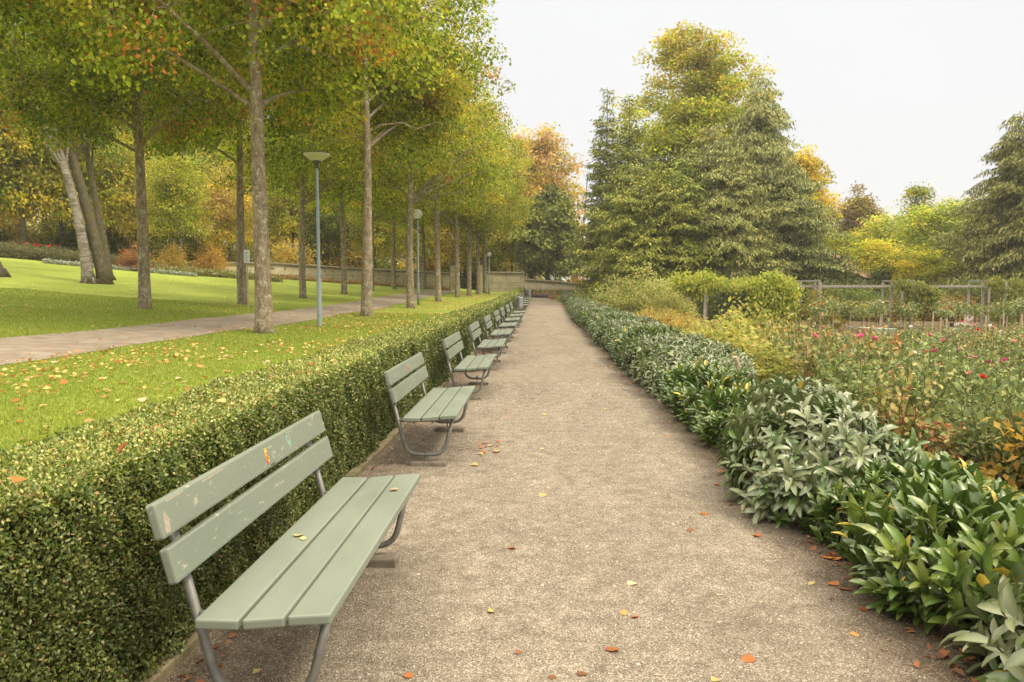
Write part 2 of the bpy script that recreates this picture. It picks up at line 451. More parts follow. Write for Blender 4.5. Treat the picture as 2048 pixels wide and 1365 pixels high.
# ------------------------------------------------------------------ gravel grains, grass, leaves lying about
def pebbles():
    g = np.random.default_rng(3)
    n = 60000
    y = 1.9 + 10.5 * g.random(n) ** 2.0
    x = g.uniform(-1.4, 2.0, n)
    z = path_bump(x, y)
    s = g.uniform(.0018, .0042, n) * (1 + .12 * (y - 2)); s[g.random(n) < .012] *= 2.0
    octv = np.array([(1, 0, 0), (0, 1, 0), (-1, 0, 0), (0, -1, 0), (0, 0, .8), (0, 0, -.4)], float)
    octf = np.array([(0, 1, 4), (1, 2, 4), (2, 3, 4), (3, 0, 4)])
    a = g.uniform(0, 2 * PI, n); ca, sa = np.cos(a), np.sin(a)
    tv = octv[None] * (s[:, None, None]) * g.uniform(.65, 1.25, (n, 6, 1))
    V = np.empty((n, 6, 3)); V[..., 0] = tv[..., 0] * ca[:, None] - tv[..., 1] * sa[:, None]
    V[..., 1] = tv[..., 0] * sa[:, None] + tv[..., 1] * ca[:, None]; V[..., 2] = tv[..., 2]
    V += np.stack([x, y, z], -1)[:, None]
    F = octf[None] + (np.arange(n) * 6)[:, None, None]
    pal = [(3.4, (.2, .172, .135)), (4, (.29, .255, .205)), (2, (.4, .36, .3)), (.6, (.56, .52, .45)), (2.6, (.13, .108, .085))]
    C = pick(pal, n, g) * (1 - .35 * sstep(1.2, 1.7, x))[:, None]
    o = link('gravel_grains', arr_mesh('gravel_grains', V.reshape(-1, 3), F.reshape(-1, 3), np.repeat(C, 6, 0)), M['pebble'])
    tag(o, 'loose grey brown gravel grains scattered over the path', 'gravel', kind='stuff')
pebbles()

def grass():
    g = np.random.default_rng(5)
    n = 230000
    y = 3.0 + 27 * g.random(n) ** 1.5
    x = -2.0 - g.random(n) * (.62 * y)
    x = np.where(x < -20, -2 - 18 * g.random(n), x)
    sx = spx(y) + .35 * np.sin(y * .08)
    keep = (np.abs(x - sx) > 1.08 + .08 * g.random(n)); x, y = x[keep], y[keep]; n = len(x)
    P = np.stack([x, y, lawn_z(x, y)], -1)
    D = np.stack([g.normal(0, .45, n), g.normal(0, .45, n), np.ones(n)], -1)
    Nn = np.stack([g.normal(0, 1, n), g.normal(0, 1, n), .2 * np.ones(n)], -1)
    L = g.uniform(.018, .042, n) * (1 + .01 * y); W = .0035 + .0006 * y
    pal = [(4, (.24, .32, .04)), (4, (.31, .38, .055)), (2.4, (.4, .44, .09)), (1, (.5, .48, .15)), (1, (.16, .22, .02))]
    o = link('lawn_blades', leaf_mesh('lawn_blades', T_BLADE, P, D, Nn, L, W, pick(pal, n, g)), M['grass'])
    tag(o, 'short bright green grass blades covering the lawn', 'grass', kind='stuff')
grass()

DRY = [(3, (.48, .17, .05)), (2.4, (.56, .3, .1)), (2, (.62, .45, .16)), (1.6, (.6, .5, .22)), (1.2, (.3, .13, .05)), (1.5, (.66, .5, .3))]
def leaf_protos():
    out = []
    g = np.random.default_rng(11)
    for k in range(8):
        c, s = g.uniform(-.5, .8), g.uniform(.1, .5)
        v = []; st = [(-.5, .03), (-.3, .3), (-.05, .42), (.22, .33), (.42, .14), (.55, .01)]
        for a, w in st:
            z = .28 * s * (a * a) * 2 + .06
            v += [(a, w, z + abs(w) * c * .5), (a * (1 + .02), 0, z), (a, -w * g.uniform(.8, 1.1), z + abs(w) * c * .7)]
        f = []
        for i in range(len(st) - 1):
            b = i * 3
            for q in (0, 1): f += [(b + q, b + q + 1, b + q + 4), (b + q, b + q + 4, b + q + 3)]
        v = np.array(v); v[:, 2] -= v[:, 2].min() - .02
        col = np.repeat(np.ones((1, 3)), len(v), 0) * g.uniform(.85, 1.1, (len(v), 1))
        out.append(arr_mesh('fallen_leaf', v, np.array(f), col))
    return out
LP = leaf_protos()
def fallen(x, y, z, s, col, label, group, tilt=.15, rz=None):
    o = link('fallen_leaf', random.choice(LP), M['dry'], smooth=True)
    o.location = (x, y, z + .002); o.scale = (s, s, s)
    o.rotation_euler = (random.gauss(0, tilt), random.gauss(0, tilt), random.uniform(0, 6.28) if rz is None else rz)
    o.color = (*col, 1)
    return tag(o, label, 'leaf', group)
def dcol():
    return tuple(pick(DRY, 1, rng)[0] * random.uniform(.85, 1.15))
def fallen_leaves():
    # gravel path: scattered, more along the laurel foot
    for i in range(50):
        y = 2.1 + 16 * random.random() ** 1.6
        x = random.uniform(-.6, 1.3)
        fallen(x, y, .0, random.uniform(.035, .07), dcol(), 'small curled autumn leaf lying on the open gravel of the path', 'leaves lying on the gravel path')
    for i in range(46):
        y = 2.3 + 16 * random.random() ** 1.5
        x = random.uniform(1.28, 1.75)
        fallen(x, y, .0, random.uniform(.04, .085), random.choice([(.5, .15, .05), (.55, .2, .06), (.4, .12, .04), (.6, .3, .08)]),
               'orange brown dead leaf on dark soil at the foot of the laurels', 'dead leaves along the foot of the laurel shrubs')
    for i in range(22):
        y = random.gauss(7.3, .25) if i < 18 else random.uniform(5, 14)
        x = random.gauss(-.55, .18)
        fallen(x, y, .0, random.uniform(.035, .065), random.choice([(.5, .17, .06), (.42, .14, .05), (.6, .4, .15)]),
               'dry reddish leaf on the gravel beside the bench legs', 'dry leaves around the bench feet')
    for i in range(34):
        y = 2.2 + 12 * random.random() ** 1.3
        x = random.uniform(-2.0, -1.52)
        fallen(x, y, .905, random.uniform(.035, .06), random.choice([(.55, .17, .04), (.6, .3, .1), (.62, .42, .14), (.5, .12, .04)]),
               'fallen orange or brown leaf resting on the clipped hedge top', 'fallen leaves resting on top of the hedge', .3)
    for i in range(146):
        while True:
            y = 4.9 + 10 * random.random() ** 1.4; x = random.uniform(-2.8, -6.9)
            if x > -.68 * y: break
        fallen(x, y, float(lawn_z(x, y)) + .02, random.uniform(.055, .105), dcol(),
               'crisp fallen leaf lying on the near lawn between hedge and side path', 'fallen leaves on the near lawn')
    # the rest as stuff
    g = np.random.default_rng(21)
    n = 12100
    x = np.concatenate([g.uniform(-7, -2.3, 7900), g.uniform(-22, -9.4, 3500), g.uniform(-9.3, -7.2, 200), g.normal(-6, .5, 500)])
    y = np.concatenate([7.5 + 54 * g.random(7900) ** 1.25, 12 + 40 * g.random(3500), g.uniform(10, 50, 200), g.normal(17.2, .5, 500)])
    # drifts: keep where noise is high
    w = np.sin(x * 1.3 + y * .35) + np.sin(x * .6 - y * .8 + 2) + g.normal(0, .7, n)
    k = w > -.1; x, y = x[k], y[k]; n = len(x)
    P = np.stack([x, y, lawn_z(x, y) + .035], -1)
    D = np.stack([g.normal(0, 1, n), g.normal(0, 1, n), g.normal(0, .25, n)], -1)
    Nn = np.stack([g.normal(0, .35, n), g.normal(0, .35, n), np.ones(n)], -1)
    pal = [(3, (.5, .23, .08)), (3, (.58, .4, .12)), (1.6, (.62, .5, .2)), (1.5, (.36, .14, .05))]
    s = g.uniform(.045, .085, n)
    o = link('scattered_leaves', leaf_mesh('scattered_leaves', T_LEAF, P, D, Nn, s, s * .8, pick(pal, n, g)), M['dry'])
    tag(o, 'yellow and brown fallen leaves strewn over the lawn under the trees', 'leaves', kind='stuff')
fallen_leaves()
def litter():
    g = np.random.default_rng(22); n = 1500
    y = 2.6 + 34 * g.random(n) ** 1.5; x = np.concatenate([1.78 - np.abs(g.normal(0, .13, 1150)), -1.38 + np.abs(g.normal(0, .14, 350))])
    P = np.stack([x, y, rise(y) + .012], -1); D = np.stack([g.normal(0, 1, n), g.normal(0, 1, n), g.normal(0, .3, n)], -1)
    Nn = np.stack([g.normal(0, .4, n), g.normal(0, .4, n), np.ones(n)], -1); q = g.uniform(.022, .06, n)
    o = link('leaf_litter', leaf_mesh('leaf_litter', T_LEAF, P, D, Nn, q, q * .6, pick([(3, (.4, .15, .06)), (2, (.5, .24, .09)), (2, (.24, .11, .06)), (.6, (.55, .42, .16))], n, g)), M['dry'])
    tag(o, 'brown leaf litter gathered along both edges of the gravel path', 'leaves', kind='stuff')
litter()

# ------------------------------------------------------------------ boxwood hedge
def hedge():
    g = np.random.default_rng(9)
    HX0, HX1, HT = -2.0, -1.47, .9
    bx = lambda y: .022 * np.sin(y * 2.1) + .018 * np.sin(y * 4.7 + 1) + .012 * np.sin(y * 11) + .02 * np.sin(y * .7)
    bz = lambda x, y: .009 * np.sin(y * 1.9 + x * 4) + .008 * np.sin(y * 5.3 + 2 + x * 7) + .010 * np.sin(y * 13 + x * 9)
    edges = np.concatenate([[.6, 1.5, 2.2, 3, 4, 5.2, 6.6, 8.4, 10.6, 13.5, 17, 22, 28, 36, 46, 58, 70]])
    root = empty('boxwood_hedge', (-1.72, 0, 0)); root.location = (0, 0, 0)
    tag(root, 'long clipped boxwood hedge with flat top running behind the row of benches', 'hedge')
    Ps, Ds, Ns, Ls, Ws, Cs = [], [], [], [], [], []
    for a, b in zip(edges[:-1], edges[1:]):
        m = (a + b) / 2; s = .0125 + .0014 * m
        if m < 1.5: s *= 1.4
        wd = s * .62; area = .5 * s * wd
        for face in ('front', 'top', 'back'):
            if face == 'back' and a > 30: continue
            A = (b - a) * {'front': .9, 'top': .56, 'back': .45}[face]
            cov = {'front': 1.9, 'top': 2.1, 'back': 1.1}[face]
            n = int(A * cov / area)
            y = g.uniform(a, b, n); dpt = g.random(n) ** 1.5 * (.055 + .5 * s)
            # holes where the growth is thin
            if face == 'front':
                zz = g.uniform(.03, HT, n); rr = np.clip((zz - (HT - .04)) / .04, 0, 1) ** 2 * .02
                dim = .014 * (np.sin(y * 9 + zz * 5) * np.sin(zz * 17 + y * 3)) + .008 * np.sin(y * 31 + zz * 23)
                P = np.stack([HX1 + bx(y) - dpt - rr + dim, y, zz], -1); out = np.array((1, 0, .15))
            elif face == 'top':
                xx = g.uniform(HX0, HX1, n)
                rr = np.clip((np.abs(xx - (HX0 + HX1) / 2) - .23) / .04, 0, 1) ** 2 * .015
                P = np.stack([xx + bx(y), y, HT + bz(xx, y) - dpt * .8 - rr], -1); out = np.array((0, 0, 1))
            else:
                P = np.stack([HX0 + bx(y) + dpt, y, g.uniform(.4, HT, n)], -1); out = np.array((-1, 0, .2))
            P[:, 2] += rise(y)
            D = g.normal(0, .9, (n, 3)) + out * .5 + np.array([0, 0, .3])
            Nn = g.normal(0, .55, (n, 3)) + np.array((0, 0, .35)) + out * .9
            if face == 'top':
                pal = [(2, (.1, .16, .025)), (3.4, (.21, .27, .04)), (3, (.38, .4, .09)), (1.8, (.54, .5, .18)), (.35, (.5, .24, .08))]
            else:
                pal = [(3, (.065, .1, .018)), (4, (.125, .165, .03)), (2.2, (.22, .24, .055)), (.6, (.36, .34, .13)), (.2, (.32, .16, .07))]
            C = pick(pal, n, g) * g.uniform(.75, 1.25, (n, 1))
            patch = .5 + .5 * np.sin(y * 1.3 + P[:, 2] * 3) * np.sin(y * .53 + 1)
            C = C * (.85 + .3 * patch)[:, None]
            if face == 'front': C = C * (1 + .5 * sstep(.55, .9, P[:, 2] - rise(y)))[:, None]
            Ps.append(P); Ds.append(D); Ns.append(Nn); Ls.append(s * g.uniform(.7, 1.25, n)); Ws.append(wd * g.uniform(.75, 1.2, n)); Cs.append(C)
    P = np.concatenate(Ps); print('hedge leaves', len(P))
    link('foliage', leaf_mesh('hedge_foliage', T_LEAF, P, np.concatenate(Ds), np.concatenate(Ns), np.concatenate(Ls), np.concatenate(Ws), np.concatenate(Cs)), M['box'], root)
    # twiggy core
    ys = np.arange(.55, 70, .25)
    prof = [(HX1 - .085, .0), (HX1 - .075, .25), (HX1 - .075, .8), (HX1 - .12, .83), (HX0 + .1, .83), (HX0 + .07, .75), (HX0 + .07, .3)]
    V = []; k = len(prof)
    for y in ys:
        for (x, z) in prof: V.append((x + float(bx(y)) + random.uniform(-.012, .012), y, z + random.uniform(-.012, .012) + float(rise(y))))
    F = [(i * k + j, i * k + (j + 1), (i + 1) * k + j + 1, (i + 1) * k + j) for i in range(len(ys) - 1) for j in range(k - 1)]
    link('twigs', arr_mesh('twigs', np.array(V), np.array(F)), M['core'], root)
hedge()

# ------------------------------------------------------------------ benches
def rounded(path, r=.09, n=6):
    pts = [Vector(path[0])]
    for i in range(1, len(path) - 1):
        p = Vector(path[i]); a = Vector(path[i - 1]); b = Vector(path[i + 1])
        da = (a - p).normalized(); db = (b - p).normalized()
        p0 = p + da * r; p1 = p + db * r
        for k in range(n + 1):
            t = k / n; pts.append((1 - t) ** 2 * p0 + 2 * t * (1 - t) * p + t * t * p1)
    pts.append(Vector(path[-1])); return pts
BL = 1.93
def plank(a, b, th, y0=0, y1=BL, sub=8):
    """a,b: (x,z) of the two long edges on the visible face, thickness behind"""
    a = Vector((a[0], 0, a[1])); b = Vector((b[0], 0, b[1])); d = (b - a).normalized()
    nrm = Vector((d.z, 0, -d.x)) * -1
    m = MB(); vs = []
    for y in (y0, y1):
        for p in (a, b, b - nrm * th, a - nrm * th): vs.append((p.x, y, p.z))
    m.add(vs, [(0, 1, 2, 3), (7, 6, 5, 4), (0, 4, 5, 1), (1, 5, 6, 2), (2, 6, 7, 3), (3, 7, 4, 0)])
    return m
def make_bench():
    root = empty('park_bench')
    # origin: near end, x of hedge side; local x = world x
    seats = [((-1.108, .432), (-.966, .430)), ((-.954, .431), (-.818, .443)), ((-.806, .446), (-.667, .455))]
    for a, b in seats: plank(a, b, .034).build('seat_slat', M['paint'], root, bevel=.007)
    backs = [((-1.156, .548), (-1.187, .664)), ((-1.196, .692), (-1.228, .808))]
    for a, b in backs:
        # face looks towards +x
        A = Vector((a[0], 0, a[1])); B = Vector((b[0], 0, b[1])); d = (B - A).normalized(); nr = Vector((d.z, 0, -d.x)); m = MB(); vs = []
        for y in (0, BL):
            for p in (A, B, B - nr * .034, A - nr * .034): vs.append((p.x, y, p.z))
        m.add(vs, [(0, 1, 2, 3), (7, 6, 5, 4), (0, 4, 5, 1), (1, 5, 6, 2), (2, 6, 7, 3), (3, 7, 4, 0)])
        m.build('back_slat', M['paint'], root, bevel=.008)
    for yy in (.17, BL - .17):
        m = MB()
        m.tube(rounded([(-1.272, yy, .765), (-1.1, yy, .095), (-.79, yy, .095), (-.715, yy, .405)], .1), .0165, 10)
        # seat rail following the slats
        m.tube([(-1.185, yy, .38), (-1.04, yy, .378), (-.88, yy, .384), (-.70, yy, .402)], .014, 8)
        fr = m.build('frame', M['iron'], root, smooth=True)
        b = MB()
        for x, z in ((-1.04, .40), (-.885, .405), (-.735, .418)): b.tube([(x, yy, z - .045), (x, yy, z - .02)], .007, 6)
        b.tube([(-.945, yy, .03), (-.945, yy, .135)], .008, 8); b.tube([(-.945, yy, .108), (-.945, yy, .122)], .018, 6)
        b.build('bolt', M['iron'], fr)
        c = MB(); c.box(-1.07, -.77, yy - .06, yy + .06, -.05, .04)
        c.build('foot_block', M['concrete'], root, bevel=.008)
    return root
bench0 = make_bench()
bench_y = [2.46, 6.41, 10.3, 14.0, 17.6, 21.3, 24.9, 28.5, 32.1, 41.2, 45.0, 48.8, 52.6, 56.4]
ordw = ['nearest green bench, cut by the bottom edge, with a crest sticker on its back', 'second green bench of the row, set with all its curved tube legs in view',
        'third green slatted bench along the hedge, a dry leaf on its seat', 'fourth green slatted bench along the hedge', 'fifth green slatted bench along the hedge',
        'sixth green slatted bench along the hedge', 'seventh green slatted bench along the hedge', 'eighth green slatted bench along the hedge', 'ninth green bench, last before the first metal bin',
        'first green bench beyond the metal bin', 'second green bench beyond the metal bin', 'third green bench beyond the metal bin', 'fourth green bench beyond the metal bin', 'far green bench just before the second metal bin']
benches = []
for i, y in enumerate(bench_y):
    b = bench0 if i == 0 else copy_tree(bench0)
    b.location = (random.uniform(-.015, .015) if i else 0, y, float(rise(y)))
    b.rotation_euler = (0, 0, random.uniform(-.006, .006) if i else 0)
    tag(b, ordw[i], 'bench', 'park benches along the hedge'); benches.append(b)
# crest on the nearest bench's upper back slat (local plane of the slat)
def on_slat(u, v, off):
    A = Vector((-1.196, 0, .692)); B = Vector((-1.228, 0, .808)); d = (B - A).normalized(); nr = Vector((d.z, 0, -d.x))
    p = A + d * v + nr * off; return (p.x, u, p.z)
def decal(polys, off, name, mat, parent):
    m = MB()
    for poly in polys:
        vs = [on_slat(u, v, off) for u, v in poly] + [on_slat(u, v, off - .001) for u, v in poly]
        n = len(poly); m.add(vs, [tuple(range(n)), tuple(range(2 * n - 1, n - 1, -1))] + [(i, i + n, (i + 1) % n + n, (i + 1) % n) for i in range(n)])
    return m.build(name, mat, parent)
def crest(parent, u0, v0, s):
    q = lambda pts: [(u0 + a * s, v0 + b * s) for a, b in pts]
    sh = decal([q([(-.5, 1.2), (.5, 1.2), (.5, .5), (.42, .2), (.2, -.05), (0, -.15), (-.2, -.05), (-.42, .2), (-.5, .5)])], .0012, 'crest', M['crest_red'], parent)
    decal([q([(-.5, 1.2), (-.5, .75), (.25, -.02), (.42, .2), (.5, .5), (.5, .55), (-.12, 1.2)])], .0018, 'crest_band', M['crest_yellow'], sh)
    # walking animal on the diagonal band
    decal([q([(-.36, .98), (-.28, 1.06), (-.2, 1.0), (-.05, .9), (.2, .62), (.34, .4), (.28, .36), (.3, .24), (.24, .22), (.16, .4), (.06, .46), (0, .34), (-.07, .37), (-.06, .54),
              (-.16, .66), (-.28, .62), (-.3, .7), (-.22, .78), (-.27, .86)])], .0024, 'crest_animal', M['crest_black'], sh)
    cr = [q([(-.38, 1.32), (.38, 1.32), (.38, 1.5), (-.38, 1.5)])]
    for k in range(4): cr.append(q([(-.38 + k * .22, 1.5), (-.28 + k * .22, 1.5), (-.28 + k * .22, 1.85), (-.38 + k * .22, 1.85)]))
    decal(cr, .0012, 'crest_crown', M['crest_yellow'], sh)
crest(benches[0], 1.0, .026, .036)
decal([[(1.29, .05), (1.335, .052), (1.34, .066), (1.29, .064)], [(1.29, .066), (1.3, .066), (1.3, .092), (1.29, .092)], [(1.33, .066), (1.34, .066), (1.34, .09), (1.33, .09)],
       [(1.3, .086), (1.33, .086), (1.33, .092), (1.3, .092)], [(1.305, .036), (1.325, .036), (1.33, .05), (1.3, .05)]], .001, 'sticker_rest', M['sticker'], benches[0])
decal([[(1.02, .008), (1.075, .008), (1.075, .014), (1.02, .014)]], .001, 'scuff_mark', M['darkplastic'], benches[0])
for poly in [[(.02, .0145), (.05, .01), (.062, .05), (.045, .085), (.03, .06)], [(.35, .1), (.52, .104), (.6, .109), (.36, .108)], [(1.3, .1), (1.42, .1), (1.38, .106)], [(.07, .104), (.2, .106), (.2, .111), (.07, .111)],
       [(1.12, .02), (1.17, .034), (1.168, .036), (1.118, .023)], [(.93, .01), (.975, .03), (.972, .033), (.93, .014)]]:
    decal([poly], .0008, 'bare_wood', M['scratch'], benches[0])
crest(benches[1], .95, .026, .034)
o = fallen(-.75, 4.02, .455, .052, (.6, .38, .24), 'pale brown curled leaf on the front slat of the nearest bench', None, .1)
o = fallen(-1.03, 3.32, .434, .05, (.6, .55, .2), 'yellow green leaf on the rear slat of the nearest bench', None, .1)
o = fallen(-1.0, 3.28, .434, .035, (.62, .56, .24), 'smaller yellow leaf touching another on the nearest bench seat', None, .1)
fallen(-.88, 11.0, .445, .07, (.55, .28, .12), 'brown leaf on the middle slat of the third bench', None, .1)

# ------------------------------------------------------------------ litter bins
def bin_at(x, y, label):
    z = float(rise(y)); r = empty('litter_bin', (x, y, z)); tag(r, label, 'bin', 'metal litter bins along the path')
    m = MB(); m.tube([(-.19, 0, -.05), (-.19, 0, .95)], .025, 8); m.build('post', M['iron'], r, smooth=True)
    m = MB(); m.lathe([(.0, .45), (.135, .45), (.14, .47), (.155, .9), (.165, .93), (.16, .945), (.145, .93), (.13, .5), (0, .5)], 24)
    m.build('bucket', M['bin'], r, smooth=True)
    for h in (.58, .8):
        m = MB(); m.lathe([(.15, h - .012), (.16, h), (.15, h + .012)], 24); m.build('hoop', M['bin'], r, smooth=True)
    m = MB(); m.lathe([(.0, .905), (.142, .905)], 24); m.build('rim_shade_disc', M['bindark'], r)  # near-black disc stands in for the shade inside the bucket
bin_at(-.97, 37.6, 'round galvanised litter bin between the ninth bench and the next group of benches')
bin_at(-.86, 61, 'far galvanised litter bin at the end of the bench row')

# ------------------------------------------------------------------ lamps and sign
def lamp_bowl():
    x, y = X(635, 20.8), 20.8; z = float(lawn_z(x, y))
    r = empty('street_lamp', (x, y, z)); tag(r, 'tall pale grey lamp post with a flat saucer shaped head on the lawn', 'street lamp')
    h = Z(330, 20.8) - z
    m = MB(); m.lathe([(0, -.05), (.065, -.05), (.065, .02), (.062, 1.2), (.045, 1.3), (.036, h - .25), (.034, h)], 14); m.build('post', M['lampgrey'], r, smooth=True)
    m = MB(); m.lathe([(.04, h - .12), (.045, h - .03), (.075, h + .03), (.13, h + .11), (.1, h + .12)], 20); m.build('socket', M['darkplastic'], r, smooth=True)
    m = MB(); m.lathe([(.11, h + .08), (.2, h + .13), (.31, h + .21), (.345, h + .25), (.34, h + .262)], 28); m.build('bowl', M['bowl'], r, smooth=True)
    m = MB(); m.lathe([(.34, h + .255), (.35, h + .262), (.3, h + .28), (0, h + .3)], 28); m.build('lid', M['darkplastic'], r, smooth=True)
    m = MB(); m.lathe([(.0, -.02), (.17, -.02), (.16, .03), (0, .035)], 14); m.build('base_plate', M['kerb'], r)
def lamp_globe(px, D, py, rad, label, x=None):
    x = X(px, D); z = float(lawn_z(x, D)); r = empty('globe_lamp', (x, D, z)); tag(r, label, 'street lamp')
    h = Z(py, D) - z
    m = MB(); m.lathe([(0, -.05), (.07, -.05), (.07, 1.0), (.05, 1.1), (.04, h - rad * .9)], 12); m.build('post', M['lampgrey'], r, smooth=True)
    m = MB(); m.lathe([(.05, h - rad * 1.12), (.11, h - rad * 1.0), (.1, h - rad * .86), (0, h - rad * .8)], 16); m.build('socket', M['darkplastic'], r, smooth=True)
    m = MB(); m.lathe([(rad * math.sin(a), h - rad * math.cos(a)) for a in np.linspace(.35, PI, 14)], 24); m.build('globe', M['globe'], r, smooth=True)
    m = MB(); m.lathe([(0, h - rad * .8), (.06, h - rad * .75), (.07, h), (.02, h + .1), (0, h + .11)], 12); m.build('bulb', M['whiteplate'], r, smooth=True)
lamp_bowl()
lamp_globe(836, 40.5, 430, .25, 'grey lamp post with a clear glass globe between the third and fourth row trunks')
lamp_globe(978, 66, 510, .22, 'far lamp with a small glass globe among the distant row trunks')
def notice():
    D = 28.6; x = X(490, D); z = float(lawn_z(x, D)); r = empty('notice_sign', (x, D, z))
    tag(r, 'small white notice board on a thin wooden stake beside a trunk', 'sign')
    m = MB(); m.box(-.025, .025, -.02, .02, -.1, 2.0 - .25); m.build('stake', M['stake'], r)
    t = Z(500, D) - z; b = Z(526, D) - z
    m = MB(); m.box(-.105, .105, -.045, -.025, b, t); m.build('board', M['whiteplate'], r, bevel=.003)
    m = MB()
    for k in range(7):
        m.box(-.07, .07 - .03 * (k % 3), -.048, -.046, t - .1 - k * .05, t - .085 - k * .05)
    m.build('printed_lines', M['ink'], r)
    m = MB(); m.box(-.11, .11, -.05, -.02, t, t + .03); m.build('cover_strip', M['pergola'], r)
notice()

# ------------------------------------------------------------------ trees
GREEN = [(3, (.14, .2, .015)), (5, (.25, .32, .022)), (4, (.38, .44, .035)), (2, (.56, .52, .045)), (.1, (.45, .18, .03))]
YGREEN = [(2, (.26, .31, .03)), (4, (.42, .44, .04)), (4, (.56, .51, .05)), (1.5, (.62, .46, .06))]
YELLOW = [(1, (.4, .38, .04)), (4, (.7, .55, .045)), (3, (.75, .57, .06)), (1, (.6, .36, .06))]
ORANGE = [(1, (.5, .43, .1)), (4, (.72, .48, .18)), (3, (.76, .56, .26)), (1.2, (.55, .34, .12))]
DARKG = [(4, (.06, .09, .018)), (4, (.1, .135, .028)), (1.5, (.17, .19, .04))]
SPRUCE = [(4, (.14, .16, .045)), (4, (.27, .29, .085)), (3, (.4, .39, .13)), (.8, (.42, .33, .12))]
HEML = [(4, (.14, .18, .03)), (4, (.28, .32, .05)), (3, (.42, .41, .07)), (1, (.48, .39, .08))]
RED = [(2, (.42, .14, .07)), (2, (.45, .24, .09)), (1, (.3, .25, .06))]

def deciduous(name, seed, H=14, clear=5, r0=.21, rx=4.2, cz=None, rz=None, ncl=420, per=110, cr=.5, ls=.1, palettes=((1, GREEN),), bark='bark',
              lean=(0, 0), nlimb=22, T=T_LEAF, droop=.6, twig=True, bend=.25, extra_limbs=(), low=.0, shell=.45, trunk_top=.9, mat='leaf', segs=10, topcol=None, rzl=None, hole=None):
    g = np.random.default_rng(seed); rnd = random.Random(seed)
    root = empty(name)
    cz = cz or (clear + H) / 2; rz = rz or (H - clear) / 2
    m = MB()
    # trunk
    pts = []; rad = []; ph = rnd.uniform(0, 6)
    nt = 13
    for i in range(nt):
        t = i / (nt - 1); z = t * H * trunk_top
        bx = bend * math.sin(t * 3.2 + ph) * t; by = bend * .6 * math.cos(t * 4 + ph) * t
        pts.append(Vector((lean[0] * z + bx, lean[1] * z + by, z))); rad.append(r0 * (1 - .82 * t) * (1.0 + .3 * math.exp(-z * 2.5)) * (1 + .05 * math.sin(7 * t + ph)))
    pts[0].z = -.15
    pts.insert(1, Vector((pts[0].x, pts[0].y, .22))); rad.insert(1, r0 * 1.06)
    m.tube(pts, rad, segs + 4)
    P3 = np.array([tuple(p) for p in pts])
    def trunk_at(z):
        return np.array([np.interp(z, P3[:, 2], P3[:, 0]), np.interp(z, P3[:, 2], P3[:, 1]), z])
    c0 = np.array([lean[0] * cz, lean[1] * cz, cz])
    # cluster centres
    d = norm(g.normal(0, 1, (ncl, 3))); d[:, 2] = np.where(d[:, 2] < -.85, -d[:, 2], d[:, 2])
    lob = 1 + .16 * np.sin(d[:, 0] * 3.1 + seed) * np.sin(d[:, 1] * 4 + 1) + .12 * np.sin(np.arctan2(d[:, 1], d[:, 0]) * 3 + d[:, 2] * 4 + seed)
    rr = g.random(ncl) ** shell * lob
    rzv = np.where(d[:, 2] < 0, rzl or rz, rz)
    C = c0 + d * rr[:, None] * np.stack([np.full(ncl, rx), np.full(ncl, rx), rzv], -1)
    # taper towards the top
    tt = np.clip((C[:, 2] - cz) / rz, 0, 1); C[:, :2] = c0[:2] + (C[:, :2] - c0[:2]) * (1 - .25 * tt[:, None] ** 2)
    C[:, 2] -= np.where(d[:, 2] < -.25, g.random(ncl) ** 3 * .12 * rz, 0)
    C[:, 2] = np.maximum(C[:, 2], low + .2)
    if hole is not None:
        q = (C[:, 0] > hole[0]) & (C[:, 0] < hole[1]) & (C[:, 1] < hole[2]) & (C[:, 2] > hole[3]) & (C[:, 2] < hole[4])
        C[q, 1] = np.abs(C[q, 1]) + 1.0
    # limbs
    order = g.permutation(ncl)[:nlimb]; LP_ = []
    for i in order:
        e = C[i]; hz = np.hypot(e[0] - c0[0], e[1] - c0[1])
        z0 = np.clip(e[2] - hz * rnd.uniform(.35, .8), clear * .8 + .3, H * trunk_top * .93)
        s = trunk_at(z0); mid = (s + e) / 2 + np.array([rnd.uniform(-.3, .3), rnd.uniform(-.3, .3), hz * .12])
        q = [s * (1 - t) ** 2 + 2 * t * (1 - t) * mid + e * t * t for t in np.linspace(0, 1, 7)]
        r1 = r0 * .34 * (1 - .5 * z0 / H)
        m.tube(q, [r1 * (1 - .85 * t) + .006 for t in np.linspace(0, 1, 7)], 6, cap=False); LP_ += q
    for ex in extra_limbs:
        q = [Vector(p) for p in ex[0]]; m.tube(q, ex[1], 8, cap=False)
        LP_ += [np.array(p) for p in ex[0]]
    if twig and len(LP_):
        LA = np.array(LP_)
        for i in range(0, ncl, 2):
            e = C[i]; k = np.argmin(((LA - e) ** 2).sum(1)); s = LA[k]
            if np.linalg.norm(s - e) > 3.5: continue
            mid = (s + e) / 2 + np.array([rnd.uniform(-.1, .1), rnd.uniform(-.1, .1), .1])
            m.tube([s, mid, e], [.018, .012, .006], 4, cap=False)
    m.build('trunk', M[bark], root, smooth=True)
    # leaves
    n = ncl * per
    ci = np.repeat(np.arange(ncl), per)
    csz = g.uniform(.6, 1.3, ncl) * cr
    off = g.normal(0, 1, (n, 3)); ln = np.linalg.norm(off, axis=1, keepdims=True); off = off / ln * np.minimum(ln, 2.0)
    off = off * np.array([1, 1, .62]) * csz[ci][:, None]
    cn = g.normal(0, .8, (ncl, 3))[ci]
    P = C[ci] + off
    P[:, 2] -= droop * .25 * (off[:, 0] ** 2 + off[:, 1] ** 2)
    outd = norm(P - c0)
    D = g.normal(0, .7, (n, 3)) + outd * .5 + np.array([0, 0, -droop])
    Nn = g.normal(0, .45, (n, 3)) + np.array([0, 0, .9]) + outd * .4 + cn * .7
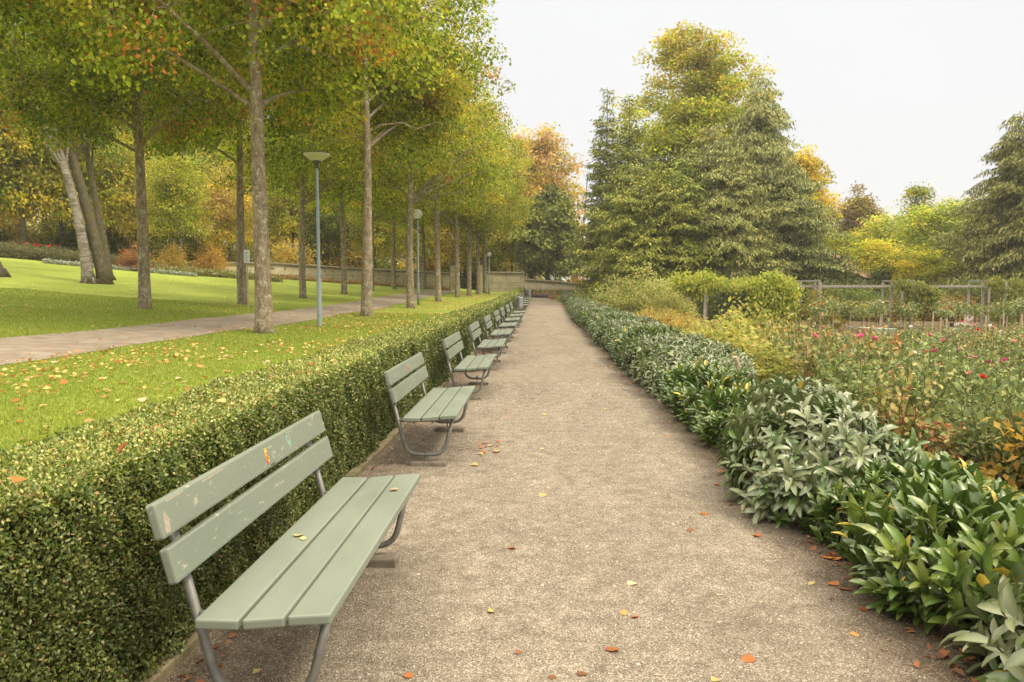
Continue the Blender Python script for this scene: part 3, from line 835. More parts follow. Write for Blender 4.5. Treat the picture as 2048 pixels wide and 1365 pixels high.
    w = np.array([p[0] for p in palettes], float); w /= w.sum()
    pc = g.choice(len(palettes), ncl, p=w)[ci]
    Ccol = np.zeros((n, 3))
    for k, (_, pal) in enumerate(palettes):
        s = pc == k; Ccol[s] = pick(pal, int(s.sum()), g)
    if topcol is not None:
        tz = np.clip((P[:, 2] - topcol[0]) / (topcol[1] - topcol[0]), 0, 1); s = g.random(n) < tz * .5
        Ccol[s] = pick(topcol[2], int(s.sum()), g)
    Ccol *= g.uniform(.75, 1.25, (n, 1)) * g.uniform(.68, 1.32, ncl)[ci][:, None]
    L = ls * g.uniform(.7, 1.3, n)
    link('crown', leaf_mesh('crown', T, P, D, Nn, L, L * .78, Ccol), M[mat], root)
    return root

def conifer(name, seed, H=16, z0=.8, Rr=4, r0=.22, pal=SPRUCE, droop=.5, gap=.33, per=6, ls=.3, wd=.07, hang=.6, power=.85, bark='bark_dark', dens=1.0, twl=.34):
    g = np.random.default_rng(seed); rnd = random.Random(seed)
    root = empty(name); m = MB()
    m.tube([(0, 0, -.2), (0.03, 0, H * .3), (-.02, .03, H * .6), (0, 0, H * .99)], [r0, r0 * .75, r0 * .4, .015], 10)
    Ps, Ds, Ns = [], [], []
    z = z0
    while z < H - .25:
        t = (z - z0) / (H - z0)
        Lm = Rr * max(.05, (1 - t)) ** power * (1 if t > .08 else .8)
        nb = per if t < .85 else 4
        a0 = rnd.uniform(0, 6.28)
        for b in range(nb):
            a = a0 + b * 2 * PI / nb + rnd.uniform(-.35, .35)
            L = Lm * rnd.uniform(.45, 1.22) * (1 + .18 * math.sin(a * 3 + seed + z * .4))
            L = max(L, .18); zz = z + rnd.uniform(-.3, .3)
            k = max(4, int(L / .16)); ts = np.linspace(0, 1, k)
            ca, sa = math.cos(a), math.sin(a)
            up = rnd.uniform(.1, .35) * (1 + t)
            dr = droop * rnd.uniform(.55, 1.5); bz = zz + L * (up * ts - dr * ts ** 2 + .22 * dr * ts ** 4)
            B = np.stack([ca * L * ts, sa * L * ts, bz], -1)
            if L > .5:
                q = B[:: max(1, k // 5)]
                m.tube([tuple(p) for p in q], [max(.006, .03 * (L / 4) * (1 - i / len(q)) + .005) for i in range(len(q))], 4, cap=False)
            side = np.array([-sa, ca, 0]); fw = np.array([ca, sa, 0])
            for i in range(1, k):
                tl = twl * L * (1 - .75 * ts[i]) + .12
                for sg in (-1, 1):
                    nn = max(2, int(dens * tl / .11))
                    u = np.linspace(.05, 1, nn) + g.uniform(-.04, .04, nn)
                    dirv = side * sg * .85 + fw * .55
                    tw = B[i] + dirv * (tl * u)[:, None]
                    tw[:, 2] -= hang * (tl * u) ** 1.3 * .55
                    tw += g.normal(0, .085, tw.shape)
                    Ps.append(tw)
                    dd = np.repeat((dirv + np.array([0, 0, -hang]))[None], nn, 0) + g.normal(0, .35, (nn, 3))
                    Ds.append(dd); Ns.append(g.normal(0, .55, (nn, 3)) + np.array([0, 0, 1]))
        z += gap * (1 + .25 * rnd.random())
    P = np.concatenate(Ps); D = np.concatenate(Ds); Nn = np.concatenate(Ns); n = len(P)
    print(name, 'sprays', n)
    m.build('trunk', M[bark], root, smooth=True)
    C = pick(pal, n, g) * g.uniform(.8, 1.2, (n, 1))
    L = ls * g.uniform(.6, 1.25, n)
    link('crown', leaf_mesh('crown', T_NEEDLE, P, D, Nn, L, wd * g.uniform(.7, 1.3, n), C), M['needle'], root)
    return root

def put(proto, used, x, y, z, label, cat, group=None, s=1.0, rz=None, tint=None, name=None, sz=None):
    """first use places the prototype itself, later ones a copy of it and of its parts"""
    o = proto if proto.name not in used else copy_tree(proto)
    used.add(proto.name)
    o.location = (x, y, z)
    o.scale = (s, s, sz or s)
    o.rotation_euler = (0, 0, random.uniform(0, 6.28) if rz is None else rz)
    tag(o, label, cat, group)
    if tint:
        for ch in o.children:
            if ch.name.startswith(('crown', 'foliage')): ch.color = (*tint, 1)
    return o
used = set()
LW = ((7, GREEN), (2.2, YGREEN), (.5, YELLOW), (.22, [(1, (.55, .19, .05)), (1, (.45, .24, .06)), (1, (.2, .24, .02))]))
LWA = LW[:3] + ((.9, [(3, (.62, .22, .06)), (1, (.5, .28, .07)), (1, (.2, .24, .02))]),)
LW2 = ((5, GREEN), (3.5, YGREEN), (1.0, YELLOW), (.2, [(1, (.55, .19, .05)), (1, (.45, .24, .06)), (1, (.2, .24, .02))]))
# near lindens: two full detail crowns, two lighter ones for the distance
linA = deciduous('linden_tree', 101, 15.5, 5.0, .19, 4.4, cz=8.3, rz=7.2, rzl=3.5, ncl=660, per=112, cr=.36, ls=.093, palettes=LWA, bend=.22, T=T_ROUND, low=4.1, nlimb=26, hole=(-.75, .75, .3, 4, 12))
limb = ([(0.05, 0, 8.5), (.35, 0, 8.95), (1.0, -.1, 9.45), (1.8, -.1, 9.8), (2.6, -.1, 9.85), (3.3, 0, 9.6)], [.13, .115, .095, .075, .05, .03])
limb2 = ([(-.02, 0, 6.0), (.6, -.2, 6.35), (1.3, -.3, 6.4), (1.8, -.3, 6.2)], [.05, .04, .03, .015])
linB = deciduous('linden_tree', 102, 15.5, 6.6, .19, 4.2, cz=9.0, rz=6.6, rzl=3.4, ncl=600, per=95, cr=.37, ls=.1, palettes=LW, bend=.3, T=T_ROUND, low=5.2, nlimb=18, extra_limbs=(limb, limb2), hole=(-.6, 3.7, .6, 5.4, 10.6))
linC = deciduous('linden_tree', 103, 15.2, 5.6, .18, 4.3, cz=8.3, rz=7.0, rzl=3.3, ncl=460, per=68, cr=.42, ls=.14, palettes=LW, bend=.3, low=4.6)
linD = deciduous('linden_tree', 104, 15.0, 6.0, .185, 4.1, cz=8.5, rz=6.7, rzl=3.3, ncl=460, per=68, cr=.42, ls=.14, palettes=LW2, bend=.35, low=4.8)
NR = 'linden trees in a row on the strip beside the hedge'
FR = 'linden trees in a row beyond the side path'
near = [(X(522, 17.2), 17.2, linA, 'nearest row linden with thick lichen spotted trunk left of the saucer lamp', 0),
        (X(731, 27), 27, linB, 'linden with an arching bare limb to the right, just right of the saucer lamp', 0),
        (X(820, 36.9), 36.9, linC, 'third row linden, left of the glass globe lamp', 1),
        (X(876, 46.8), 46.8, linD, 'fourth row linden, right of the glass globe lamp', 2),
        (X(915, 56), 56, linC, 'fifth row linden, in front of the stone gateway', 3),
        (X(938, 61), 61, linD, 'sixth row linden toward the far wall', 5), (X(956, 66), 66, linC, 'seventh row linden toward the far wall', 4),
        (X(970, 70), 70, linD, 'eighth and last row linden near the far wall', 1.5)]
for x, y, pr, lb, rz in near:
    put(pr, used, x, y, float(lawn_z(x, y)), lb, 'tree', NR, 1.0, rz, tint=None)
far = [(-12.2, 13.5, linA, 'linden at the upper left whose trunk stands left of the frame', 4.2), (X(277, 24), 24, linA, 'linden beyond the side path, stout brown trunk right of the leaning birch', 1.9),
       (X(478, 31), 31, linB, 'linden beyond the side path with the white notice at its foot', 2.2), (X(602, 40), 40, linC, 'slim trunk linden on the far lawn left of the saucer lamp post', 0.7),
       (X(686, 48), 48, linD, 'dark slim linden on the far lawn right of the saucer lamp post', 3.6), (X(742, 56), 56, linC, 'thin linden trunk right behind the arching limb tree', 5.4),
       (X(787, 64), 64, linD, 'thin mossy linden trunk close to the plastered wall', 1.1), (X(848, 70), 70, linC, 'far thin linden behind the globe lamp near the wall', 2.9)]
for x, y, pr, lb, rz in far:
    put(pr, used, x, y, float(lawn_z(x, y)), lb, 'tree', FR, .97, rz, tint=(.9, .95, .9))

# leaning birch and its dark neighbour
def leaning(name, base, pts, r0, bark, label, crownpal, seed, csize, ncl=160, ls=.16, per=80):
    x, y = base; z = float(lawn_z(x, y)); root = empty(name, (x, y, z)); tag(root, label, 'tree')
    m = MB(); n = 12; P = []
    V = [np.array(p, float) for p in pts]
    tt = np.linspace(0, 1, len(V)); A = np.array(V)
    for t in np.linspace(0, 1, n): P.append(np.array([np.interp(t, tt, A[:, k]) for k in range(3)]))
    rad = [r0 * (1 - .6 * i / (n - 1)) * (1 + .35 * math.exp(-i * 1.3)) for i in range(n)]
    m.tube(P, rad, 14)
    rnd = random.Random(seed)
    for k in range(5):
        a = k * 1.3 + seed; m.tube([(math.cos(a) * r0 * .6, math.sin(a) * r0 * .6, .35), (math.cos(a) * r0 * 1.6, math.sin(a) * r0 * 1.6, -.08)], [r0 * .35, r0 * .18], 6)
    g = np.random.default_rng(seed); c0 = A[-1] + np.array([0, 0, csize[2] * .25])
    d = norm(g.normal(0, 1, (ncl, 3))); C = c0 + d * (g.random(ncl) ** .5)[:, None] * np.array(csize)
    for k in range(18):
        s = P[rnd.randrange(6, n)]; e = C[k]; m.tube([s, (s + e) / 2 + np.array([0, 0, .3]), e], [.06, .035, .01], 5, cap=False)
    m.build('trunk', M[bark], root, smooth=True)
    ci = np.repeat(np.arange(ncl), per); N_ = len(ci)
    Pl = C[ci] + g.normal(0, .55, (N_, 3)) * np.array([1, 1, .6])
    D = g.normal(0, .6, (N_, 3)) + np.array([0, 0, -.7]); Nn = g.normal(0, .7, (N_, 3)) + np.array([0, 0, .8])
    L = ls * g.uniform(.7, 1.3, N_)
    link('crown', leaf_mesh('crown', T_LEAF, Pl, D, Nn, L, L * .6, pick(crownpal, N_, g) * g.uniform(.8, 1.2, (N_, 1))), M['leaf'], root)
leaning('birch_tree', (X(163, 38), 38), [(0, 0, -.1), (-.15, 0, 1.5), (-.5, 0, 3.6), (-1.1, 0, 6), (-1.9, 0, 8.8), (-2.3, 0, 12)], .27, 'birch', 'large leaning birch with peeling white bark at the left', GREEN, 31, (5, 4.5, 3.5))
leaning('leaning_tree', (X(188, 38.4), 38.6), [(.1, 0, -.1), (-.2, 0, 1.5), (-.75, 0, 4), (-1.4, 0, 6.5), (-1.9, 0, 9), (-2.1, 0, 12)], .3, 'bark_ivy', 'dark mossy trunk leaning against the white birch', GREEN, 32, (4.5, 4.5, 3.5))
leaning('leaning_tree', (X(203, 42), 42), [(0, 0, -.1), (-.1, 0, 1.5), (-.5, 0, 4), (-.9, 0, 6.5), (-1.1, 0, 9)], .25, 'bark_ivy', 'ivy covered slimmer trunk just behind the leaning birch pair', DARKG, 33, (3, 3, 3), 90)
leaning('leaning_tree', (X(-22, 37), 37), [(0, 0, -.1), (-.4, 0, 1), (-1, 0, 3), (-1.6, 0, 6), (-2, 0, 9)], .3, 'bark_dark', 'trunk foot cut by the left edge of the frame on the lawn', GREEN, 34, (4, 4, 3), 120)

# background wood behind the wall: individual trees
bgA = deciduous('woodland_tree', 201, 13, 2.0, .2, 3.6, ncl=230, per=62, cr=.7, ls=.24, palettes=((3, YGREEN), (3, GREEN), (1.5, YELLOW)), bark='bark_dark', low=.8, twig=False, nlimb=16)
bgB = deciduous('woodland_tree', 202, 15, 3.5, .22, 4.0, ncl=230, per=62, cr=.75, ls=.24, palettes=((4, GREEN), (2, YGREEN), (1, YELLOW)), bark='bark_dark', low=1.5, twig=False, nlimb=18)
bgC = deciduous('woodland_tree', 203, 11, 1.2, .16, 3.2, ncl=200, per=62, cr=.65, ls=.22, palettes=((3, YELLOW), (2, YGREEN), (2, ORANGE)), bark='bark_dark', low=.4, twig=False, nlimb=16)
bgD = deciduous('evergreen_tree', 204, 12, 1.0, .2, 3.0, ncl=220, per=70, cr=.6, ls=.2, palettes=((3, DARKG), (1, GREEN)), bark='bark_dark', low=.5, twig=False)
BG = 'woodland trees behind the lawn wall'
kinds = {'A': (bgA, 'yellow green leafy tree in the wood behind the lawn wall'), 'B': (bgB, 'taller green leafy tree in the wood behind the lawn wall'),
         'C': (bgC, 'golden yellow autumn tree in the wood behind the lawn wall'), 'D': (bgD, 'dark green bushy tree in the wood behind the lawn wall')}
bg = [(-60, 60, 'A', 1.0), (-20, 66, 'C', .9), (30, 58, 'A', 1.1), (75, 70, 'B', 1.1), (110, 62, 'C', .95), (150, 74, 'B', 1.2), (190, 62, 'A', .9), (240, 78, 'B', 1.15), (265, 64, 'C', .8), (310, 84, 'B', 1.1),
      (340, 70, 'A', .95), (390, 78, 'A', 1.1), (430, 88, 'B', 1.2), (455, 68, 'C', .8), (500, 82, 'A', .95), (545, 90, 'C', 1.0), (585, 78, 'A', .9), (610, 92, 'B', 1.1), (655, 76, 'D', .7), (690, 88, 'C', .9),
      (715, 96, 'B', 1.0), (750, 80, 'A', .8), (790, 94, 'C', 1.0), (825, 84, 'A', .85), (860, 98, 'B', .9), (890, 86, 'C', .85), (930, 94, 'C', 1.0), (960, 86, 'A', .85), (1000, 90, 'C', 1.1), (1025, 84, 'A', .8), (985, 100, 'A', 1.2),
      (20, 90, 'B', 1.5), (-80, 80, 'B', 1.4), (140, 95, 'B', 1.6), (270, 98, 'A', 1.6), (400, 100, 'B', 1.5), (530, 105, 'A', 1.5), (650, 108, 'B', 1.4), (-140, 55, 'A', 1.2)]
for px, D, k, s in bg:
    pr, lb = kinds[k]; x = X(px, D)
    put(pr, used, x, D, float(lawn_z(x, min(D, 75))) - .1, lb, 'tree', BG + ' ' + {'A': 'yellow green', 'B': 'tall green', 'C': 'golden', 'D': 'dark'}[k], s)
# slender birches and coloured shrubs before the wood
sb = deciduous('slender_birch', 211, 9, 2.6, .075, 2.0, ncl=90, per=60, cr=.5, ls=.15, palettes=((2, YGREEN), (2, GREEN)), bark='birch', twig=False, nlimb=8, bend=.3)
for k, (px, D, ln, lb) in enumerate([(350, 58, .1, 'left stem of the three slender white birches by the wall'), (356, 58.5, -.02, 'middle stem of the three slender white birches by the wall'), (359, 57.6, -.09, 'right stem of the three slender white birches by the wall')]):
    x = X(px, D); o = put(sb, used, x, D, float(lawn_z(x, D)) - .05, lb, 'tree', 'slender birches by the wall', .95, k * 2.0); o.rotation_euler[1] = -ln * 1.2
def shrub(name, seed, H, Rr, pal, ls=.12, ncl=80, per=50, cr=None, stems=7, mat='leaf', T=T_LEAF, droop=.2, zb=.25, dshape=None):
    g = np.random.default_rng(seed); rnd = random.Random(seed); root = empty(name); m = MB()
    d = norm(g.normal(0, 1, (ncl, 3))); d[:, 2] = np.abs(d[:, 2]) * 1.0 - .12
    lob = 1 + .15 * np.sin(np.arctan2(d[:, 1], d[:, 0]) * 3 + seed)
    C = d * (g.random(ncl) ** .4 * lob)[:, None] * np.array([Rr, Rr, H * .88]); C[:, 2] = np.maximum(C[:, 2] + H * .05, zb * .5)
    for i in range(min(stems * 3, ncl)):
        e = C[i]; a = g.uniform(-.15, .15, 2) * Rr
        m.tube([(a[0], a[1], -.05), tuple((e * .5 + np.array([a[0], a[1], H * .12]))), tuple(e)], [.02 * H / 2 + .004, .012 * H / 2 + .003, .003], 5, cap=False)
    m.build('stems', M['stem'], root)
    cr = cr or Rr * .22; ci = np.repeat(np.arange(ncl), per); n = len(ci)
    P = C[ci] + g.normal(0, cr, (n, 3)) * np.array([1, 1, .7]); P[:, 2] = np.maximum(P[:, 2], .02)
    o = norm(P - np.array([0, 0, H * .3]))
    D = g.normal(0, .6, (n, 3)) + o * .6 + np.array([0, 0, -droop]); Nn = g.normal(0, .55, (n, 3)) + np.array([0, 0, .9]) + o * .4
    L = ls * g.uniform(.7, 1.3, n)
    link('foliage', leaf_mesh('foliage', T, P, D, Nn, L, L * .55, pick(pal, n, g) * g.uniform(.8, 1.2, (n, 1)) * g.uniform(.85, 1.15, ncl)[ci][:, None]), M[mat], root)
    return root
orange_sh = shrub('autumn_shrub', 221, 2.2, 1.5, [(3, (.62, .4, .08)), (2, (.66, .5, .09)), (1, (.4, .4, .07))], ls=.17, ncl=60, per=40)
red_sh = shrub('red_shrub', 222, 2.2, 1.0, RED, ls=.15, ncl=50, per=40)
for pr, px, D, lb, s in [(orange_sh, 325, 57, 'golden orange shrub left of the slender birches', .95), (orange_sh, 408, 59, 'rust orange shrub right of the slender birches', 1.0), (red_sh, 262, 52, 'bright red shrub behind the stout linden trunk', .95),
                         (orange_sh, 590, 70, 'orange shrub rising over the plastered wall', 1.6), (orange_sh, 800, 80, 'low orange shrub behind the wall near the gateway', 1.2)]:
    x = X(px, D); put(pr, used, x, D, float(lawn_z(x, D)), lb, 'shrub', None, s, tint=(1.0, .85, .8) if px == 408 else None)

# ------------------------------------------------------------------ walls and gateway
def wall_seg(name, pts, th, label, coping=True):
    """pts: (x, y, z_bottom, z_top) along the wall"""
    root = empty(name, (0, 0, 0)); tag(root, label, 'wall')
    m = MB(); c = MB()
    for (x0, y0, b0, t0), (x1, y1, b1, t1) in zip(pts[:-1], pts[1:]):
        d = Vector((x1 - x0, y1 - y0, 0)).normalized(); n = Vector((-d.y, d.x, 0)) * th / 2
        vs = []
        for (x, y, zb, zt) in ((x0, y0, b0, t0), (x1, y1, b1, t1)):
            vs += [(x - n.x, y - n.y, zb - .8), (x + n.x, y + n.y, zb - .8), (x + n.x, y + n.y, zt), (x - n.x, y - n.y, zt)]
        m.add(vs, [(0, 3, 2, 1), (4, 5, 6, 7), (0, 4, 7, 3), (1, 2, 6, 5), (3, 7, 6, 2)])
        n2 = n * 1.5; vs = []
        for (x, y, zt) in ((x0, y0, t0), (x1, y1, t1)):
            vs += [(x - n2.x, y - n2.y, zt + .003), (x + n2.x, y + n2.y, zt + .003), (x + n2.x, y + n2.y, zt + .12), (x, y, zt + .22), (x - n2.x, y - n2.y, zt + .12)]
        c.add(vs, [(4, 3, 2, 1, 0), (5, 6, 7, 8, 9), (0, 5, 9, 4), (4, 9, 8, 3), (3, 8, 7, 2), (2, 7, 6, 1), (1, 6, 5, 0)])
    m.build('wall_face', M['stone'], root); c.build('coping', M['coping'], root)
    return root
def wp(px, D, yt, yb): return (X(px, D), D, Z(yb, D), Z(yt, D))
wall_seg('garden_wall', [wp(-60, 56, 528, 545), wp(230, 57, 528, 542), wp(540, 64, 530, 552), wp(700, 69, 540, 563), wp(897, 75, 550, 578)], .35, 'long mossy plastered wall with dark coping behind the far lawn')
wall_seg('high_wall', [wp(968, 76, 548, 585), wp(1048, 77, 549, 590)], .4, 'taller pale block wall right of the stone gateway')
wall_seg('low_wall', [wp(1049, 77.6, 562, 598), wp(1120, 78.5, 567, 600), wp(1215, 80, 577, 602), wp(1330, 81, 578, 604)], .35, 'low stone wall at the end of the path')
def gateway():
    D = 75.6; root = empty('stone_gateway', (X(935, D), D, Z(582, D))); tag(root, 'stone gateway of two pillars with a flat lintel in the wall', 'gateway')
    h = (582 - 530) * D / 1600; w = (962 - 903) * D / 1600 / 2
    for s in (-1, 1):
        m = MB(); m.box(s * w - .22, s * w + .22, -.25, .25, -.3, h); m.build('pillar', M['stone'], root, bevel=.01)
        m = MB(); m.box(s * w - .28, s * w + .28, -.3, .3, h + .003, h + .12); m.build('capital', M['coping'], root)
    m = MB(); m.box(-w - .35, w + .35, -.28, .28, h + .123, h + .32); m.build('lintel', M['coping'], root, bevel=.01)
gateway()

# ------------------------------------------------------------------ right-hand trees
hemA = conifer('hemlock_tree', 301, 16.5, .9, 3.6, .2, HEML, droop=.28, gap=.36, per=7, ls=.34, wd=.1, hang=.4, power=.75, dens=1.25)
hemB = conifer('hemlock_tree', 302, 11, .7, 4.2, .2, HEML, droop=.38, gap=.34, per=8, ls=.32, wd=.1, hang=.6, power=.62, dens=1.2)
sprA = conifer('spruce_tree', 303, 16, .8, 5.2, .28, SPRUCE, droop=.6, gap=.38, per=8, ls=.34, wd=.1, hang=1.3, power=.52, dens=1.15)
def rtree(pr, px, D, top, H, label, cat='tree', s=None, rz=None, tint=None, zb=None, group=None):
    x = X(px, D); z = float(garden_z(x, min(D, 90))) if zb is None else zb
    sc = (Z(top, D) - z) / H
    return put(pr, used, x, D, z, label, cat, group, s or sc, rz, tint, sz=sc)
rtree(hemA, 1211, 63, 180, 16.5, 'thin topped hemlock, leftmost of the tall conifers', rz=.5, s=.85)
rtree(hemA, 1254, 60, 196, 16.5, 'second hemlock with an open pointed top', rz=2.5, s=.95, tint=(.92, .95, .95))
rtree(hemB, 1258, 53, 335, 11, 'lower spreading hemlock in front of the tall ones', rz=1.0)
rtree(hemB, 1318, 52, 330, 11, 'broad drooping hemlock directly left of the big spruce', rz=3.9, tint=(.95, .95, .85))
rtree(sprA, 1420, 55, 255, 16, 'grey green weeping spruce with hanging sprays in the middle', rz=.3, s=.8, tint=(1.1, 1.12, 1.15))
rtree(sprA, 1508, 58, 165, 16, 'tallest weeping spruce with a dark pointed top', rz=2.0, s=.92)
rtree(sprA, 1560, 55, 330, 16, 'shorter weeping spruce at the right of the conifer group', rz=4.4, s=.85, tint=(.9, .95, .9))
rtree(sprA, 1462, 53, 300, 16, 'lower weeping spruce filling the middle of the conifer group', rz=1.0, s=.75, tint=(1.1, 1.1, .95))
rtree(hemB, 1365, 54, 300, 11, 'soft green hemlock between the drooping one and the spruces', rz=5.1, tint=(.9, 1.0, .9))
rtree(sprA, 2003, 52, 236, 16, 'large weeping spruce near the right edge', rz=5.3, s=.8, tint=(1.0, .98, .8))
rtree(sprA, 2085, 50, 190, 16, 'spruce cut by the right edge of the frame', rz=1.3, s=.95, tint=(.95, .93, .8))
rtree(hemB, 1940, 58, 405, 11, 'low feathery conifer left of the large right hand spruce', rz=1.3, s=1.0, tint=(1.0, 1.0, .8))
GUM = ((4, [(3, (.26, .31, .03)), (3, (.4, .43, .05)), (2, (.52, .48, .06)), (.8, (.5, .33, .08))]), (2, GREEN), (1, YGREEN))
gum = deciduous('sweetgum_tree', 305, 25, 3, .35, 6.3, cz=12.5, rz=12, ncl=760, per=120, cr=.62, ls=.25, palettes=GUM, bark='bark_dark', nlimb=30, droop=.8, twig=False, trunk_top=.93, low=1.5,
                topcol=(15, 27, [(3, (.5, .36, .08)), (2, (.45, .23, .08)), (2, (.42, .38, .06))]))
rtree(gum, 1388, 68, 78, 25, 'very tall green and copper topped tree rising above the conifers', rz=.4, s=1.0, tint=(1.4, 1.4, 1.2))
yew = deciduous('yew_tree', 306, 11, 1.7, .3, 3.2, ncl=340, per=130, cr=.5, ls=.3, palettes=((4, [(3, (.2, .23, .04)), (3, (.3, .32, .06)), (1, (.11, .14, .03))]),), bark='bark_dark', nlimb=26, T=T_NEEDLE, shell=.4, mat='needle', low=1.0, bend=.6)
rtree(yew, 1094, 82, 385, 11, 'dark green yew standing just behind the low wall at the path end', rz=.8, s=1.0)
org = deciduous('copper_tree', 307, 20, 3, .35, 5.2, ncl=460, per=75, cr=.75, ls=.32, palettes=((4, ORANGE), (2, YELLOW), (1, YGREEN)), bark='bark_dark', nlimb=30, low=2)
rtree(org, 1066, 94, 262, 20, 'tall pale orange autumn tree behind the yew', rz=1.2, s=1.05)
rtree(org, 1010, 92, 330, 20, 'second orange autumn tree partly hidden by the linden row', rz=3.2, s=.9)
def bare():
    root = empty('bare_tree', (X(1150, 96), 96, 1.0)); tag(root, 'leafless upright poplar stems between yew and hemlocks', 'tree')
    m = MB(); r = random.Random(5)
    for k in range(11):
        x = r.uniform(-2, 2); h = (Z(355 + r.uniform(-10, 60), 96)) - 1
        m.tube([(0, 0, 0), (x * .6, r.uniform(-.5, .5), h * .4), (x, r.uniform(-.5, .5), h)], [.12, .07, .015], 5)
        for j in range(9):
            z = h * r.uniform(.4, .95); s = r.choice((-1, 1)); m.tube([(x * z / h, 0, z), (x * z / h + s * .3, 0, z + .9)], [.03, .008], 4, cap=False)
    m.build('trunk', M['stem'], root)
bare()
yel = deciduous('yellow_tree', 308, 13.5, 2, .25, 2.9, ncl=280, per=80, cr=.65, ls=.28, palettes=((3, YELLOW), (1.5, YGREEN)), bark='bark_dark', twig=False)
rtree(yel, 1588, 74, 318, 13.5, 'bright yellow tree glowing behind the right side of the spruces')
rtree(yel, 1616, 70, 410, 13.5, 'yellow green tree right behind the spruces', tint=(.75, .9, .9))
brn = deciduous('brown_tree', 309, 11, 2, .2, 2.9, ncl=190, per=80, cr=.6, ls=.26, palettes=((2, [(2, (.3, .22, .08)), (2, (.36, .22, .09)), (1, (.2, .2, .05))]), (1, YGREEN)), bark='bark_dark', nlimb=26)
rtree(brn, 1700, 84, 392, 11, 'open brown leaved tree standing alone against the sky')
gk = deciduous('upright_tree', 310, 11, 1.2, .15, 1.5, ncl=120, per=60, cr=.42, ls=.2, palettes=((3, YGREEN), (2, GREEN)), bark='bark_dark', twig=False)
rtree(gk, 1812, 80, 372, 11, 'narrow upright yellow green tree poking above the others at right', s=1.3)
for px, D, top, s, t, lb in [(1762, 74, 432, 1.0, (.95, 1.08, 1.1), 'pale yellow green round tree behind the dark cypress bush'), (1850, 66, 412, 1.05, (.88, 1.05, 1.1), 'light green spreading tree below the narrow upright one'),
                             (1900, 74, 400, 1.0, (.85, .9, .8), 'olive green tree left of the right hand spruce'), (1730, 60, 480, .8, (1.1, 1.1, .9), 'small light green tree above the pergola beam'), (1960, 62, 430, .9, (.9, .95, .8), 'green tree partly behind the right hand spruce'),
                             (1660, 66, 470, .7, (.8, .95, .8), 'mid green tree at the foot of the yellow tree'), (1560, 60, 470, .8, (.6, .8, .7), 'dark leafy tree under the spruces'), (1830, 56, 500, .7, (1.15, 1.15, .9), 'low yellow green tree just behind the pergola')]:
    rtree(bgA, px, D, top, 13, lb, s=s, tint=t)
cyp = shrub('cypress_bush', 312, 4.6, 1.15, DARKG, ls=.14, ncl=160, per=60, cr=.22, mat='needle')
rtree(cyp, 1752, 56, 496, 4.6, 'dense dark rounded cypress bush behind the pergola', 'shrub')
dks = shrub('dark_shrub', 313, 4.3, 2.2, [(3, (.07, .1, .025)), (3, (.13, .16, .035)), (1, (.22, .22, .05))], ls=.2, ncl=140, per=50, cr=.4)
rtree(dks, 1648, 54, 485, 4.3, 'dark green layered shrub left of the tiled roof', 'shrub')
# green shrub belt behind the pergola, each shrub its own
belt = shrub('garden_shrub', 314, 3.2, 2.0, [(3, (.09, .12, .025)), (3, (.16, .19, .035)), (1.5, (.28, .27, .05)), (.6, (.34, .2, .07))], ls=.17, ncl=120, per=50, cr=.4)
bl = [('dark green shrub seen through the vine covered pergola', (.5, .6, .5)), ('dull green shrub behind the pergola', (.8, .85, .8)), ('olive shrub behind the pergola posts', (1, 1, 1)), ('reddish brown shrub behind the pergola', (1.5, .85, .8)), ('fresh green shrub behind the pergola', (.9, 1.15, .9))]
for i, (px, D, k, top) in enumerate([(1385, 46, 0, 565), (1440, 47, 0, 570), (1490, 46, 0, 560), (1545, 47, 0, 555), (1600, 46, 1, 552), (1650, 48, 2, 560), (1700, 46, 4, 568), (1745, 45, 3, 590), (1790, 47, 4, 558), (1835, 46, 2, 565), (1880, 45, 3, 585), (1920, 48, 4, 552), (1965, 46, 2, 560),
                                  (2010, 47, 1, 555), (2055, 46, 4, 545), (1330, 50, 0, 545), (1270, 52, 1, 555), (1360, 56, 0, 530), (1420, 58, 0, 520)]):
    rtree(belt, px, D, top, 3.2, bl[k][0], 'shrub', s=1.0, tint=bl[k][1], group='shrubs behind the pergola ' + str(k) if False else 'shrubs behind the pergola, ' + bl[k][0].split()[0])

# house roof glimpse
def house():
    D = 57; x = X(1700, D); root = empty('garden_house', (x, D, .3)); tag(root, 'small house with reddish tiled gable roof glimpsed between shrubs', 'house')
    zt = Z(518, D) - .3; ze = Z(560, D) - .3; w = .95
    m = MB(); m.box(-w, w * 1.4, 0, 5, -.5, ze - .05); m.build('wall', M['plaster'], root)
    m = MB(); m.add([(-w - .3, -.3, ze + .9), (w * 1.4 + .3, -.3, ze - .3), (w * 1.4 + .3, 5.3, ze - .3), (-w - .3, 5.3, ze + .9), (-w - .3, 2.6, zt + .7), (w * 1.4 + .3, 2.6, zt - .5)],
                    [(0, 1, 5, 4), (3, 4, 5, 2), (1, 2, 5), (0, 4, 3), (0, 3, 2, 1)]); m.build('roof', M['roof'], root)
    wdw = MB(); wdw.box(-.3, .5, -.03, .0 - .003, ze - 1.4, ze - .5); f = wdw.build('window', M['whiteplate'], root)
    pn = MB(); pn.box(-.24, .44, -.035, -.031, ze - 1.34, ze - .56); pn.build('pane', M['glass_dark'], f)
house()

